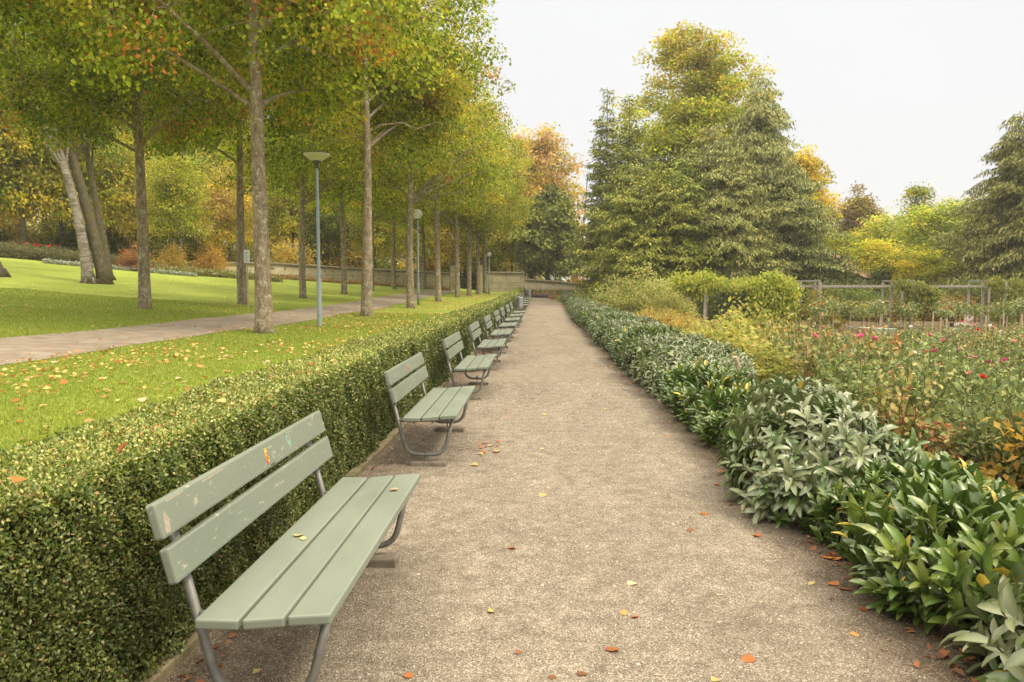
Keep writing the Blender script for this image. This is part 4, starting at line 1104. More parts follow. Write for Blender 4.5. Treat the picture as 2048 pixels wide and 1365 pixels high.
# ------------------------------------------------------------------ pergola
def vine(parent, name, pts, spread, n, seed, pal, ls=.14):
    g = np.random.default_rng(seed); A = np.array(pts, float); i = g.integers(0, len(A), n)
    P = A[i] + g.normal(0, 1, (n, 3)) * np.array(spread)
    D = g.normal(0, .5, (n, 3)) + np.array([0, -.2, -.9]); Nn = g.normal(0, .5, (n, 3)) + np.array([0, -.7, .5])
    L = ls * g.uniform(.7, 1.3, n)
    m = MB()
    o = link(name, leaf_mesh(name, T_LEAF, P, D, Nn, L, L * .6, pick(pal, n, g) * g.uniform(.8, 1.2, (n, 1))), M['leaf'], parent)
    return o
VINE = [(3, (.3, .38, .05)), (4, (.46, .5, .07)), (2, (.6, .54, .08)), (1, (.16, .22, .03))]
PX0 = [X(p, 38) for p in (1372, 1593, 1770, 1946, 2122)]
def pergola():
    root = empty('pergola', (PX0[0], 38, -.5)); tag(root, 'long weathered grey pergola of square posts and flat beams across the garden', 'pergola')
    bx = PX0[0]
    H1, H2 = 1.98, 2.26
    for x in PX0:
        a = x - bx
        ps = [(a, 0, .1), (a + .72, -.5, .13), (a + .6, 2.4, .09), (a + 1.32, 1.9, .09)]
        for (px_, py_, w) in ps:
            m = MB(); m.box(px_ - w / 2, px_ + w / 2, py_ - w / 2, py_ + w / 2, -.1, H2 - .003 - .08); m.build('post', M['pergola'], root)
        for p, q in ((0, 1), (2, 3), (0, 2), (1, 3)):
            m = MB(); d = .004 * (p + q); m.bar((ps[p][0], ps[p][1], H2 - .04 + d), (ps[q][0], ps[q][1], H2 - .04 + d), .07, .07); m.build('top_rail', M['pergola'], root)
    for x0, x1 in zip(PX0[:-1], PX0[1:]):
        for yy, hh in ((-.11, H1), (2.3, H1 - .01)):
            m = MB(); m.box(x0 - bx - .3, x1 - bx - .36, yy - .05, yy + .05, hh - .05, hh + .05); m.build('beam', M['pergola'], root)
    for k in range(4):
        m = MB(); m.box(.9 + k * 1.1, .96 + k * 1.1, 0, 2.2, H1 + .052, H1 + .1); m.build('cross_slat', M['pergola'], root)
    return root
pergola()
def vines():
    r = empty('climbing_vine', (PX0[0] + 2.6, 38, -.5)); tag(r, 'yellow green vine sprawling along the top of the left pergola bay', 'vine')
    m = MB(); m.tube([(1.8, .3, 0), (1.6, .3, 1.2), (1.2, .2, 2.0), (-2.4, .2, 2.1)], [.04, .035, .03, .015], 6); m.build('stem', M['stem'], r)
    vine(r, 'foliage', [(t, yy, 2.1 + .08 * math.sin(t * 4)) for t in np.linspace(-3.1, 2.3, 40) for yy in (-.2, .8, 1.8)], (.15, .35, .13), 5200, 41, VINE)
    r = empty('climbing_vine', (X(1543, 37.6), 37.6, -.5)); tag(r, 'dense bright vine hanging like a curtain to the ground on the pergola', 'vine')
    m = MB(); m.tube([(0, .2, 0), (.1, .2, 1.2), (0, .2, 2.3)], [.05, .04, .02], 6); m.build('stem', M['stem'], r)
    pts = [(x, .1, z) for x in np.linspace(-.78, .82, 9) for z in np.linspace(.35 + .0, 2.35, 14)]
    pts = [(x, y, z + .22 * math.sin(x * 4 + 2) - (.3 if abs(x) > .6 and z > 2 else 0)) for x, y, z in pts]
    vine(r, 'foliage', pts, (.14, .3, .12), 8500, 42, VINE, .15)
    r = empty('climbing_vine', (X(1395, 37.6), 37.6, -.5)); tag(r, 'yellow vine tuft spilling over the first pergola post', 'vine')
    m = MB(); m.tube([(0, .2, 0), (.1, .2, 1.2), (0, .2, 2.3)], [.03, .03, .01], 6); m.build('stem', M['stem'], r)
    vine(r, 'foliage', [(x, .1, 2.2 + .15 * math.sin(x * 5)) for x in np.linspace(-.9, .6, 10)] + [(.0, .1, 1.8)], (.2, .3, .2), 1800, 43, VINE, .15)
    for k, (px, lo, hi, pal, lb) in enumerate([(1617, .1, 1.7, 'y', 'thin yellowing climber on the second pergola portal'), (1652, .1, 1.4, 'y', 'drooping yellow climber right of the second portal'), (1805, .6, 2.2, 'g', 'loose green climber over the third pergola portal'), (1835, 1.0, 2.1, 'g', 'small green climber hanging right of the third portal'),
                                             (1985, .3, 2.3, 'g', 'bushy yellow green climber over the fourth pergola portal'), (2030, .3, 2.2, 'g', 'leafy climber at the right end of the pergola')]):
        r = empty('climbing_rose', (X(px, 37.6), 37.6, -.5)); tag(r, lb, 'climbing plant')
        m = MB(); m.tube([(0, .1, 0), (.06, .1, hi * .5), (0, .1, hi)], [.02, .015, .008], 5); m.build('stem', M['stem'], r)
        pl = [(3, (.42, .34, .07)), (2, (.34, .33, .06)), (1, (.22, .25, .05))] if pal == 'y' else [(3, (.2, .26, .04)), (3, (.32, .34, .06)), (1, (.42, .3, .08))]
        vine(r, 'foliage', [(.35 * math.sin(z * 5) * (1.3 - z / hi if pal == 'y' else z / hi + .3), 0, z) for z in np.linspace(lo, hi, 16)], (.2, .2, .1), 900 if pal == 'y' else 1900, 50 + k, pl, .12)
vines()

# ------------------------------------------------------------------ laurel shrubs
def laurel(seed, Rx, Ry, H, upright, pal, nst=95, lsz=.13):
    g = np.random.default_rng(seed); root = empty('laurel_shrub'); m = MB()
    P, D, Nn, L, C = [], [], [], [], []
    for i in range(nst):
        # stem tips spread over a rounded box
        a = g.uniform(0, 2 * PI); u = g.random() ** .5
        dx, dy = math.cos(a), math.sin(a)
        sx = Rx * u * dx * (1.15 if abs(dx) > .5 else 1); sy = Ry * u * dy * 1.15
        top = H * (1 - .55 * u ** 3) * g.uniform(.82, 1.08)
        tz = top if g.random() < .55 else top * g.uniform(.2, .9)
        if tz < top * .9: sx, sy = sx / max(u, .1) * g.uniform(.85, 1.05), sy / max(u, .1) * g.uniform(.85, 1.05)
        tip = np.array([sx, sy, tz]); b = np.array([sx * .3, sy * .3, 0])
        m.tube([b, (b + tip) / 2 + np.array([0, 0, -.03]), tip], [.007, .005, .003], 4, cap=False)
        ax = norm(np.array([[sx * .9, sy * .9, (.85 if upright else .35) * H + .1]]))[0]
        nl = g.integers(8, 13)
        col = pick(pal, 1, g)[0]
        for j in range(nl):
            t = j / nl; ang = j * 2.4 + i
            e1 = norm(np.cross(ax, [0.3, .2, 1])[None])[0] if abs(ax[2]) < .95 else np.array([1., 0, 0]); e2 = np.cross(ax, e1)
            rad = e1 * math.cos(ang) + e2 * math.sin(ang)
            op = (.35 + .5 * t) if upright else (.75 + .5 * t)
            d = ax * (1 - op * .55) + rad * op + np.array([0, 0, -.12 if not upright else .12]) * t
            P.append(tip - ax * (.02 + .16 * t)); D.append(d + g.normal(0, .1, 3)); Nn.append(ax * 1.2 - rad * .5 * (1 if upright else .3) + np.array([0, 0, .5]) + g.normal(0, .12, 3))
            L.append(lsz * g.uniform(.7, 1.2)); c = col * g.uniform(.8, 1.2)
            if g.random() < .012: c = np.array([.55, .4, .05])
            C.append(c)
    m.build('stems', M['stem'], root)
    P = np.array(P); P[:, 2] = np.maximum(P[:, 2], .03); L = np.array(L)
    link('foliage', leaf_mesh('foliage', T_LAUREL, P, np.array(D), np.array(Nn), L, L * .31, np.array(C), np.tile([.92, 1.35, .92], 6)), M['laurel'], root, smooth=True)
    # brown twiggy heart so that one cannot look through
    c = MB(); c.lathe([(0, .02), (.72, .05), (.78, .4), (.5, .7), (0, .78)], 12)
    o = c.build('twigs', M['core'], root); o.scale = (Rx * .62, Ry * .7, H * .7)
    return root
GL_SHEEN = [(4, (.125, .16, .055)), (2.4, (.21, .235, .11)), (2.4, (.08, .14, .022))]  # paler grey-green tones hold the leaves' sky sheen as colour
UP = [(4, (.075, .13, .02)), (3, (.12, .185, .028)), (1, (.18, .23, .04))]
lG = [laurel(401, .5, .8, .72, False, GL_SHEEN, 290, .122), laurel(402, .47, .77, .68, False, GL_SHEEN, 280, .12), laurel(403, .5, .8, .72, False, GL_SHEEN, 280, .12)]
lU = [laurel(404, .42, .7, .6, True, UP, 190, .135), laurel(405, .45, .72, .66, True, UP, 190, .135)]
lF = [laurel(406, .5, .78, .72, False, GL_SHEEN, 330, .1), laurel(407, .48, .75, .68, False, GL_SHEEN, 330, .1), laurel(408, .5, .8, .7, True, UP, 260, .105)]
lN = [laurel(409, .42, .62, .45, False, GL_SHEEN, 150, .145), laurel(410, .4, .6, .45, True, UP, 160, .13)]
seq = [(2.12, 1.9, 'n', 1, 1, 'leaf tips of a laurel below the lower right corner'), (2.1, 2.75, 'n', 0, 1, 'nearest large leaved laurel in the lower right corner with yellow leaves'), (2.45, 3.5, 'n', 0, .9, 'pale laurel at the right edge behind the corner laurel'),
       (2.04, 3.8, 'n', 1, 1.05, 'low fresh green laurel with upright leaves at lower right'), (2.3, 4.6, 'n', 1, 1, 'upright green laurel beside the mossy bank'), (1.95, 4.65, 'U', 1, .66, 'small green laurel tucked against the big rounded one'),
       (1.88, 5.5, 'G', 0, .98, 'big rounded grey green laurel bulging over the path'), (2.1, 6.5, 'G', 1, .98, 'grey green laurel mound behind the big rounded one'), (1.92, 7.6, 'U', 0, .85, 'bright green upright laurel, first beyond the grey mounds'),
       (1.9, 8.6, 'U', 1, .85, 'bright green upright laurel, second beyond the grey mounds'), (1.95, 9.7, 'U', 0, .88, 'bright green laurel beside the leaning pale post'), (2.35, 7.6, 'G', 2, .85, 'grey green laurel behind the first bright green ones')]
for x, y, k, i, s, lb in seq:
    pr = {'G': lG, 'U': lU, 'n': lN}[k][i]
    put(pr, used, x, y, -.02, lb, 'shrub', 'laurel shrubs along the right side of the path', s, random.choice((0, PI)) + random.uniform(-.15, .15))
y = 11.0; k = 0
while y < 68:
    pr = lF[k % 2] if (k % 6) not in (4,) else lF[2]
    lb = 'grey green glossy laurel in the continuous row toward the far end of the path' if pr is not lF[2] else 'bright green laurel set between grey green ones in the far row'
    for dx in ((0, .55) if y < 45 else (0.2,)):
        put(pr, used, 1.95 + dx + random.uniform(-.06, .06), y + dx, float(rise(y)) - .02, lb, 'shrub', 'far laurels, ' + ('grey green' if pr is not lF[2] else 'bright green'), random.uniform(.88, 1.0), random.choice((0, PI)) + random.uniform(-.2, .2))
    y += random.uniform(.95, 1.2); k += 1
# leaning post behind the laurels
r = MB(); r.tube([(0, 0, -.1), (-.1, 0, .5), (-.15, -.02, .62)], .03, 8); o = r.build('leaning_post', M['stake']); o.location = (X(1490, 10.5), 10.5, -.04)
tag(o, 'thin pale post leaning left just behind the laurels', 'post')

# ------------------------------------------------------------------ rose beds
def blossom_mesh(seed):
    g = np.random.default_rng(seed); P, D, Nn, L = [], [], [], []
    for ring, (n, op, l) in enumerate([(5, .25, .6), (6, .6, .8), (7, 1.1, 1.0)]):
        for i in range(n):
            a = i * 2 * PI / n + ring * .5; rad = np.array([math.cos(a), math.sin(a), 0])
            P.append(rad * .08 * ring); D.append(rad * op + np.array([0, 0, 1.0])); Nn.append(-rad + np.array([0, 0, .3])); L.append(l)
    P = np.array(P); L = np.array(L); C = np.ones((len(P), 3)) * g.uniform(.8, 1.1, (len(P), 1))
    return leaf_mesh('blossom', T_ROUND, P, np.array(D), np.array(Nn), L * .95, L * .95, C)
BLM = blossom_mesh(1)
BCOL = {'pink': (.85, .16, .35), 'red': (.72, .03, .02), 'yellow': (.85, .68, .15), 'salmon': (.85, .42, .3), 'white': (.85, .8, .7)}
def rose(seed, H, Rr, pal, nst=15, per=42, ls=.055):
    g = np.random.default_rng(seed); root = empty('rose_bush'); m = MB(); P = []
    tips = []
    for i in range(nst):
        a = g.uniform(0, 6.28); rr = Rr * g.random() ** .5; h = H * g.uniform(.55, 1.08)
        t = np.array([rr * math.cos(a), rr * math.sin(a), h]); b = np.array([t[0] * .2, t[1] * .2, -.03]); mid = (b + t) / 2 + np.array([g.normal(0, .04), g.normal(0, .04), 0])
        m.tube([b, mid, t], [.007, .005, .003], 4, cap=False); tips.append(t)
        u = g.uniform(.12, 1, per)[:, None]; q = b * (1 - u) ** 2 + 2 * u * (1 - u) * mid + t * u * u
        P.append(q + g.normal(0, .06, (per, 3)))
    m.build('stems', M['rosestem'], root)
    P = np.concatenate(P); n = len(P); P[:, 2] = np.maximum(P[:, 2], .02)
    D = g.normal(0, .8, (n, 3)) + np.array([0, 0, -.1]); Nn = g.normal(0, .6, (n, 3)) + np.array([0, 0, 1])
    L = ls * g.uniform(.7, 1.3, n)
    link('foliage', leaf_mesh('foliage', T_ROUND, P, D, Nn, L, L * .75, pick(pal, n, g) * g.uniform(.8, 1.2, (n, 1))), M['rose'], root)
    root['tip'] = [float(v) for t in sorted(tips, key=lambda t: -t[2])[:4] for v in t]
    return root
RG = [(4, (.16, .21, .07)), (3, (.26, .3, .1)), (2, (.38, .36, .12)), (1, (.42, .25, .11))]
RO = [(3, (.22, .25, .07)), (3, (.38, .34, .11)), (2, (.48, .35, .14)), (1, (.42, .2, .09))]
RB = [(4, (.17, .22, .07)), (3, (.26, .31, .1)), (1.5, (.4, .4, .12))]
roses = [rose(501, .85, .42, RG), rose(502, 1.0, .4, RO), rose(503, .8, .45, RB, per=50), rose(504, .95, .42, RG), rose(505, .7, .42, RO), rose(506, .9, .4, RB, per=50)]
rlab = ['green leafed rose bush of ordinary height in the rose bed', 'tall thin rose bush with orange tinged leaves', 'bluish green dense rose bush', 'rather tall olive green rose bush', 'low rose bush with coppery leaves', 'tall bluish green rose bush']
def add_blossoms(o, colname, n, s=.045):
    tp = list(o['tip'])
    for k in range(n):
        b = link('blossom', BLM, M['petal'], o); j = k % 4
        b.location = (tp[j * 3] + random.uniform(-.05, .05), tp[j * 3 + 1] + random.uniform(-.05, .05), tp[j * 3 + 2] - .01); b.scale = (s,) * 3
        b.rotation_euler = (random.uniform(-.5, .5), random.uniform(-.5, .5), random.uniform(0, 6)); b.color = (*BCOL[colname], 1)
spots = []
y = 5.0
while y < 27.2:
    step = .6 + .006 * y; x = 3.4 + (0.3 if y > 8 else 0) + random.uniform(0, .4)
    while x < .64 * y + .9:
        if not (27.3 < y < 30.0) and not (18.6 < y < 19.9 and x > 8.2) and not (y < 9 and x < 3.9) and not (y > 21 and .37 < x / y < .455) and not (y > 13 and x < .235 * y + .6): spots.append((x + random.uniform(-.15, .15), y + random.uniform(-.2, .2)))
        x += step * random.uniform(.85, 1.25)
    y += step * 1.02
spots = sorted(spots, key=lambda p: p[1])[:285]
print('rose bushes', len(spots))
protos = {id(r): r for r in roses}; ruse = set()
todo = []
for i, (x, y) in enumerate(spots):
    k = random.randrange(6)
    if x / y > .45 and y < 12: k = random.choice((2, 5))
    pr = roses[k]
    if k not in ruse: o = pr; ruse.add(k)
    else: o = copy_tree(pr)
    o.location = (x, y, float(garden_z(x, y))); o.rotation_euler = (0, 0, random.uniform(0, 6.28)); s = random.uniform(.85, 1.2); o.scale = (s, s, s * random.uniform(.8, 1.3) * (1 - .4 * float(sstep(15, 27, y))))
    ti = (1.35, 1.15, .8) if x / y < .3 else ((1.5, .8, .7) if (.33 < x / y < .42 and 12 < y < 22 and random.random() < .6) else (1, 1.02, 1))
    for ch in o.children:
        if ch.name.startswith('foliage'): ch.color = (*ti, 1)
    tag(o, rlab[k], 'rose bush', 'rose bushes in the bed: ' + rlab[k]); todo.append((o, x, y, k))
for o, x, y, k in todo:
    r = random.random()
    c = None
    if r < .025: c = 'red' if x / y > .42 else 'salmon'
    elif r < .13: c = 'pink'
    elif r < .17: c = 'yellow'
    elif r < .25: c = 'salmon'
    elif r < .27: c = 'white'
    if c:
        add_blossoms(o, c, random.choice((1, 2, 3)), .04 + .0006 * y)
        o['label'] = rlab[k] + ' bearing ' + c + ' blooms'; o['group'] = 'rose bushes with ' + c + ' blooms, kind ' + rlab[k].split()[0] + ' ' + rlab[k].split()[1]
# two blossoms that stand out
def hero(px, D, top, c, n, k, lb, s=.07):
    x = X(px, D); o = copy_tree(roses[k])
    for ch in list(o.children):
        if ch.name.startswith('blossom'): bpy.data.objects.remove(ch)
    z = float(garden_z(x, D)); sc = (Z(top, D) - z) / .92
    o.location = (x, D, z); o.scale = (1, 1, sc); o.rotation_euler = (0, 0, 0); tp = list(o['tip']); o.location.x -= tp[0]
    tag(o, lb, 'rose bush'); del o['group']
    add_blossoms(o, c, n, s)
hero(1757, 13.0, 745, 'pink', 1, 3, 'rose bush with one large bright pink bloom in the middle of the bed', .075)
hero(2015, 16.0, 725, 'red', 4, 5, 'rose bush crowded with scarlet blooms near the right edge', .07)
hero(2040, 13.5, 745, 'red', 1, 2, 'rose bush with a single red bloom at the right edge', .07)
# yellow leafed shrub close to the laurels
ysh = [shrub('yellow_leaf_shrub', 601, 1.45, .75, [(3, (.56, .5, .12)), (3, (.45, .45, .11)), (2, (.3, .35, .08)), (.6, (.6, .42, .12))], ls=.12, ncl=85, per=30, cr=.14, stems=9),
       shrub('russet_shrub', 602, 1.5, .8, [(3, (.58, .4, .1)), (2, (.5, .42, .1)), (1, (.32, .33, .08))], ls=.09, ncl=85, per=40, cr=.14)]
for k, (px, D, top, pr, lb, s) in enumerate([(1445, 14.5, 622, 0, 'large leaved yellow shrub between laurels and rose bed', 1.0), (1480, 17.5, 595, 0, 'taller yellow green shrub behind the first one', 1.0), (1400, 18.5, 640, 0, 'yellowish shrub close to the laurel row', .95),
                                            (1530, 12.5, 672, 0, 'sprawling yellow green shrub with thin bare twigs', 1.1), (1335, 27, 615, 1, 'russet orange shrub in front of the rounded evergreen', 1.2), (1372, 24, 622, 1, 'amber shrub left of the first pergola post', 1.1), (1300, 33, 610, 1, 'amber leaved bush deeper along the laurel row', 1.2)]):
    x = X(px, D); z = float(garden_z(x, D)); H = 1.45 if pr == 0 else 1.5
    put(ysh[pr], used, x, D, z, lb, 'shrub', None, s, sz=(Z(top, D) - z) / H)
golden = shrub('golden_shrub', 603, .9, .35, [(3, (.6, .4, .08)), (1, (.5, .3, .08))], ls=.09, ncl=16, per=14, cr=.1, stems=4)
x = X(2040, 7.2); put(golden, used, x, 7.2, float(garden_z(x, 7.2)), 'golden yellow leaved twig shrub at the right edge of the bed', 'shrub', None, 1.0)
# rounded evergreen shrubs (rhododendron like)
rh = shrub('rounded_evergreen', 604, 3.0, 1.75, [(3, (.36, .4, .11)), (3, (.5, .5, .15)), (1.2, (.6, .46, .15)), (1.6, (.18, .23, .05))], ls=.12, ncl=190, per=90, cr=.27, T=T_LEAF)
for px, D, top, s, t, lb in [(1282, 38, 528, 1.2, (1, 1, 1), 'large rounded evergreen shrub beside the far laurel row'), (1335, 35, 565, .8, (1.05, 1, .9), 'smaller rounded shrub right of the large evergreen one'), (1225, 43, 575, .8, (.95, .95, 1), 'low rounded evergreen to the left of the large one'),
                             (1180, 56, 582, .9, (1, 1.1, .8), 'green bush near the path end'), (1150, 64, 583, .8, (1.2, 1.2, .7), 'yellow green bush near the low wall')]:
    x = X(px, D); z = float(garden_z(x, D)); put(rh, used, x, D, z, lb, 'shrub', None, s, tint=t, sz=(Z(top, D) - z) / 3.0)

# low bank of flowers at the path end and flower borders on the left lawn
def cover(name, xf, n, pal, seed, label, h=.25, ls=.12, mat='rose', fc=None):
    g = np.random.default_rng(seed); P = xf(g, n); P[:, 2] += g.random(n) ** .7 * h
    D = g.normal(0, .7, (n, 3)) + np.array([0, 0, .3]); Nn = g.normal(0, .6, (n, 3)) + np.array([0, -.3, .8]); L = ls * g.uniform(.6, 1.3, n)
    o = link(name, leaf_mesh(name, T_LEAF, P, D, Nn, L, L * .7, pick(pal, n, g) * g.uniform(.8, 1.2, (n, 1))), M[mat]); tag(o, label, 'ground cover', kind='stuff')
def band(px0, px1, D0, D1, zf):
    def f(g, n):
        D = g.uniform(D0, D1, n); px = g.uniform(px0, px1, n); x = (px - 1081) * D / 1600; return np.stack([x, D, zf(x, D)], -1)
    return f
cover('red_flower_bed', band(1066, 1112, 73.5, 75.5, lambda x, y: rise(y)), 2600, [(3, (.5, .16, .1)), (2, (.2, .2, .06)), (1, (.4, .3, .1))], 71, 'red flowering bed below the low wall at the path end', .35, .13)
cover('purple_border', band(1064, 1108, 72.3, 73.4, lambda x, y: rise(y)), 1800, [(3, (.25, .18, .2)), (2, (.14, .15, .08))], 72, 'dull purple border plants where the gravel path ends', .28, .12)
cover('bed_greenery', band(1040, 1220, 75.5, 77, lambda x, y: rise(y)), 4500, [(3, (.22, .25, .05)), (2, (.35, .32, .07)), (1, (.3, .18, .06))], 73, 'mixed green planting along the foot of the low wall', .6, .16)
cover('orange_groundcover', band(1098, 1122, 66, 71, lambda x, y: rise(y)), 1500, [(3, (.5, .22, .1)), (2, (.24, .26, .06))], 74, 'orange ground cover at the end of the laurel row', .3, .11)
def lborder(x0, x1, d0, d1):
    def f(g, n):
        px = g.uniform(x0, x1, n); t = (px + 60) / 700
        D = (49 + 9 * np.clip(t, 0, 1)) + g.uniform(d0, d1, n); x = (px - 1081) * D / 1600; return np.stack([x, D, lawn_z(x, D)], -1)
    return f
cover('pale_border', lborder(70, 385, -2.0, -1.0), 5200, [(3, (.5, .52, .42)), (2, (.32, .37, .22)), (1, (.2, .26, .1))], 75, 'silvery white edging plants along the far lawn bed', .2, .12)
cover('low_green_border', lborder(300, 560, -.8, 2.0), 7000, [(3, (.16, .2, .05)), (2, (.28, .28, .08)), (1, (.35, .18, .08))], 76, 'low green border on the far edge of the lawn', .35, .16)
cover('wall_foot_cover', band(540, 900, 62, 70, lambda x, y: lawn_z(x, y)), 10, [(1, (.3, .2, .06))], 77, 'x') if False else None
def wf(g, n):
    px = g.uniform(520, 900, n); D = 62.5 + (px - 520) / 380 * 11.5 - g.uniform(.3, 2.2, n); x = (px - 1081) * D / 1600
    return np.stack([x, D, lawn_z(x, D)], -1)
cover('wall_foot_leaves', wf, 9000, [(3, (.42, .24, .1)), (2, (.24, .25, .06)), (2, (.5, .32, .12))], 78, 'russet leaf litter and low plants along the foot of the plastered wall', .22, .15)
def moss(g, n):
    y = g.uniform(3.5, 14, n); x = g.uniform(2.75, 3.75, n); return np.stack([x, y, garden_z(x, y) + .03], -1)
cover('bank_cover', moss, 16000, [(3, (.3, .34, .06)), (2, (.46, .38, .1)), (1, (.5, .28, .1)), (2, (.18, .25, .04))], 79, 'yellow green creeping cover on the bank between laurels and roses', .05, .035)
def gfill(g, n):
    y = 8 + 19 * g.random(n); x = 4 + g.random(n) * (.66 * y - 2.5); return np.stack([x, y, garden_z(x, y)], -1)
cover('bed_undergrowth', gfill, 45000, [(3, (.16, .2, .06)), (3, (.3, .28, .09)), (1.5, (.42, .24, .1)), (1, (.4, .14, .07))], 80, 'low tangled undergrowth between the rose bushes', .38, .075)
lroses = shrub('bed_bush', 611, .95, .75, [(3, (.14, .17, .06)), (2, (.24, .25, .1)), (.8, (.34, .16, .08))], ls=.11, ncl=34, per=30, cr=.16)
lroses['tip'] = [-.3, 0, .9, .3, .1, .85, 0, -.3, .9, .1, .2, .95]
prot_used = False; newb = []
for i in range(64):
    px = -60 + i % 32 * 17 + random.uniform(-5, 5); row = i // 32
    if px > 440: continue
    D = 49 + 9 * (px + 60) / 700 + row * 1.9 + .3; x = X(px, D)
    o = lroses if not prot_used else copy_tree(lroses); prot_used = True
    o.location = (x, D, float(lawn_z(x, D))); o.rotation_euler = (0, 0, random.uniform(0, 6)); s = random.uniform(.8, 1.15) * (1.0 if px < 280 else .55); o.scale = (s, s, s)
    tag(o, 'muted green bush in the bed along the far edge of the lawn', 'bush', 'bushes in the far lawn bed'); newb.append(o)
for o in newb:
    if random.random() < .3: add_blossoms(o, 'red', 2, .13); o['label'] = 'bush with deep red flowers in the bed along the far edge of the lawn'; o['group'] = 'red flowering bushes in the far lawn bed'

def wood(px0, px1, D0, D1, hmax, seed, pal, label, n, base):
    g = np.random.default_rng(seed); nc = n // 60
    D = g.uniform(D0, D1, nc); px = g.uniform(px0, px1, nc); x = (px - 1081) * D / 1600; z = base(x, D) + g.random(nc) ** .8 * hmax * (.75 + .25 * np.sin(px * .02) * np.sin(px * .053 + 1))
    C = np.stack([x, D, z], -1); ci = np.repeat(np.arange(nc), 60); P = C[ci] + g.normal(0, 1, (nc * 60, 3)) * np.array([.9, .9, .6])
    k = len(P); Dd = g.normal(0, .7, (k, 3)) + np.array([0, 0, -.4]); Nn = g.normal(0, .6, (k, 3)) + np.array([0, -.5, .7]); L = .42 * g.uniform(.6, 1.3, k)
    w_ = np.array([p[0] for p in pal], float); pc = g.choice(len(pal), nc, p=w_ / w_.sum())[ci]; Cc = np.zeros((k, 3))
    for j, (_, pp) in enumerate(pal):
        q = pc == j; Cc[q] = pick(pp, int(q.sum()), g)
    o = link('distant_wood', leaf_mesh('distant_wood', T_LEAF, P, Dd, Nn, L, L * .75, Cc * g.uniform(.75, 1.2, (k, 1))), M['leaf']); tag(o, label, 'wood', kind='stuff')
bz0 = lambda x, D: lawn_z(x, np.minimum(D, 75)) - .5
wood(-200, 1300, 104, 122, 11, 91, ((3, DARKG), (3, GREEN), (2, YGREEN), (1.5, YELLOW), (1, ORANGE)), 'far wood reading as one mass behind the individual trees at left', 66000, bz0)
wood(1250, 2200, 92, 112, 7.5, 92, ((3, DARKG), (3, GREEN), (2, YGREEN)), 'far wood reading as one mass behind the garden at right', 36000, lambda x, D: rise(D) - .5)
under = shrub('understorey_shrub', 621, 3.0, 2.3, [(3, (.13, .17, .03)), (3, (.25, .27, .04)), (2, (.42, .36, .06))], ls=.24, ncl=80, per=45, cr=.5)
ul = ['dull green undergrowth bush behind the wall', 'yellow undergrowth bush behind the wall', 'orange undergrowth bush behind the wall']
for i in range(34):
    px = -70 + i * 42 + random.uniform(-12, 12)
    if px > 1340: continue
    D = 61 + 22 * max(0, min(1, (px - 200) / 850)) + random.uniform(2.5, 8); k = random.choice((0, 0, 1, 2)) if px < 1040 else random.choice((1, 1, 2, 0))
    s = random.uniform(.75, 1.15) * (.62 if px > 1040 else 1)
    put(under, used, X(px, D), D, float(lawn_z(X(px, D), min(D, 75))) - .1, ul[k], 'shrub', ul[k].replace('bush', 'bushes'), s, tint=[(.75, .85, .8), (1.4, 1.25, .9), (1.7, 1.0, .8)][k])
# standard roses with stakes in front of the pergola
def standard(seed):
    g = np.random.default_rng(seed); root = empty('standard_rose'); m = MB(); m.tube([(0, 0, -.1), (.02, 0, .5), (0, 0, .95)], [.014, .012, .012], 6)
    m.build('stem', M['rosestem'], root)
    m = MB(); m.tube([(.09, -.05, -.1), (.09, -.05, .85)], .025, 7); m.build('stake', M['stake'], root)
    n = 330; P = g.normal(0, 1, (n, 3)) * np.array([.22, .2, .17]) + np.array([0, 0, 1.15]); D = g.normal(0, .6, (n, 3)) + np.array([0, 0, -.4]); Nn = g.normal(0, .5, (n, 3)) + np.array([0, -.3, .9])
    L = .1 * g.uniform(.7, 1.3, n)
    link('foliage', leaf_mesh('foliage', T_ROUND, P, D, Nn, L, L * .7, pick([(3, (.17, .23, .07)), (3, (.27, .31, .1)), (1, (.4, .34, .12))], n, g)), M['rose'], root)
    root['tip'] = [-.2, -.15, 1.32, .2, -.15, 1.35, 0, -.2, 1.42, .1, -.2, 1.25]
    return root
sr = [standard(701), standard(702)]; su = set()
cl = ['red', None, 'yellow', 'yellow', 'yellow', None, 'white', 'salmon', None, 'salmon', 'red', 'salmon', None, None, 'salmon', None, 'white', 'yellow', 'white', None]
todo = []
for i, px in enumerate([1630, 1650, 1690, 1710, 1728, 1745, 1752, 1792, 1806, 1868, 1878, 1896, 1905, 1930, 1972, 1984, 2010, 2020, 2044, 2060]):
    D = 33.5 + (i * 7 % 5) * .9; x = X(px + random.uniform(-7, 7), D); k = i % 2
    o = sr[k] if k not in su else copy_tree(sr[k]); su.add(k)
    o.location = (x, D, -.5); o.rotation_euler = (0, 0, random.uniform(-.3, .3)); s = random.uniform(.78, .98); o.scale = (s, s, s * random.uniform(.95, 1.1)); todo.append((o, i, px))
for o, i, px in todo:
    c = cl[i]; 
    if c: add_blossoms(o, c, random.choice((3, 4, 5)), .085)
    tag(o, ('standard rose on a pale stake with %s blooms before the pergola' % c) if c else 'standard rose without blooms on a pale stake before the pergola', 'rose tree', 'standard roses, ' + (c or 'not in bloom'))
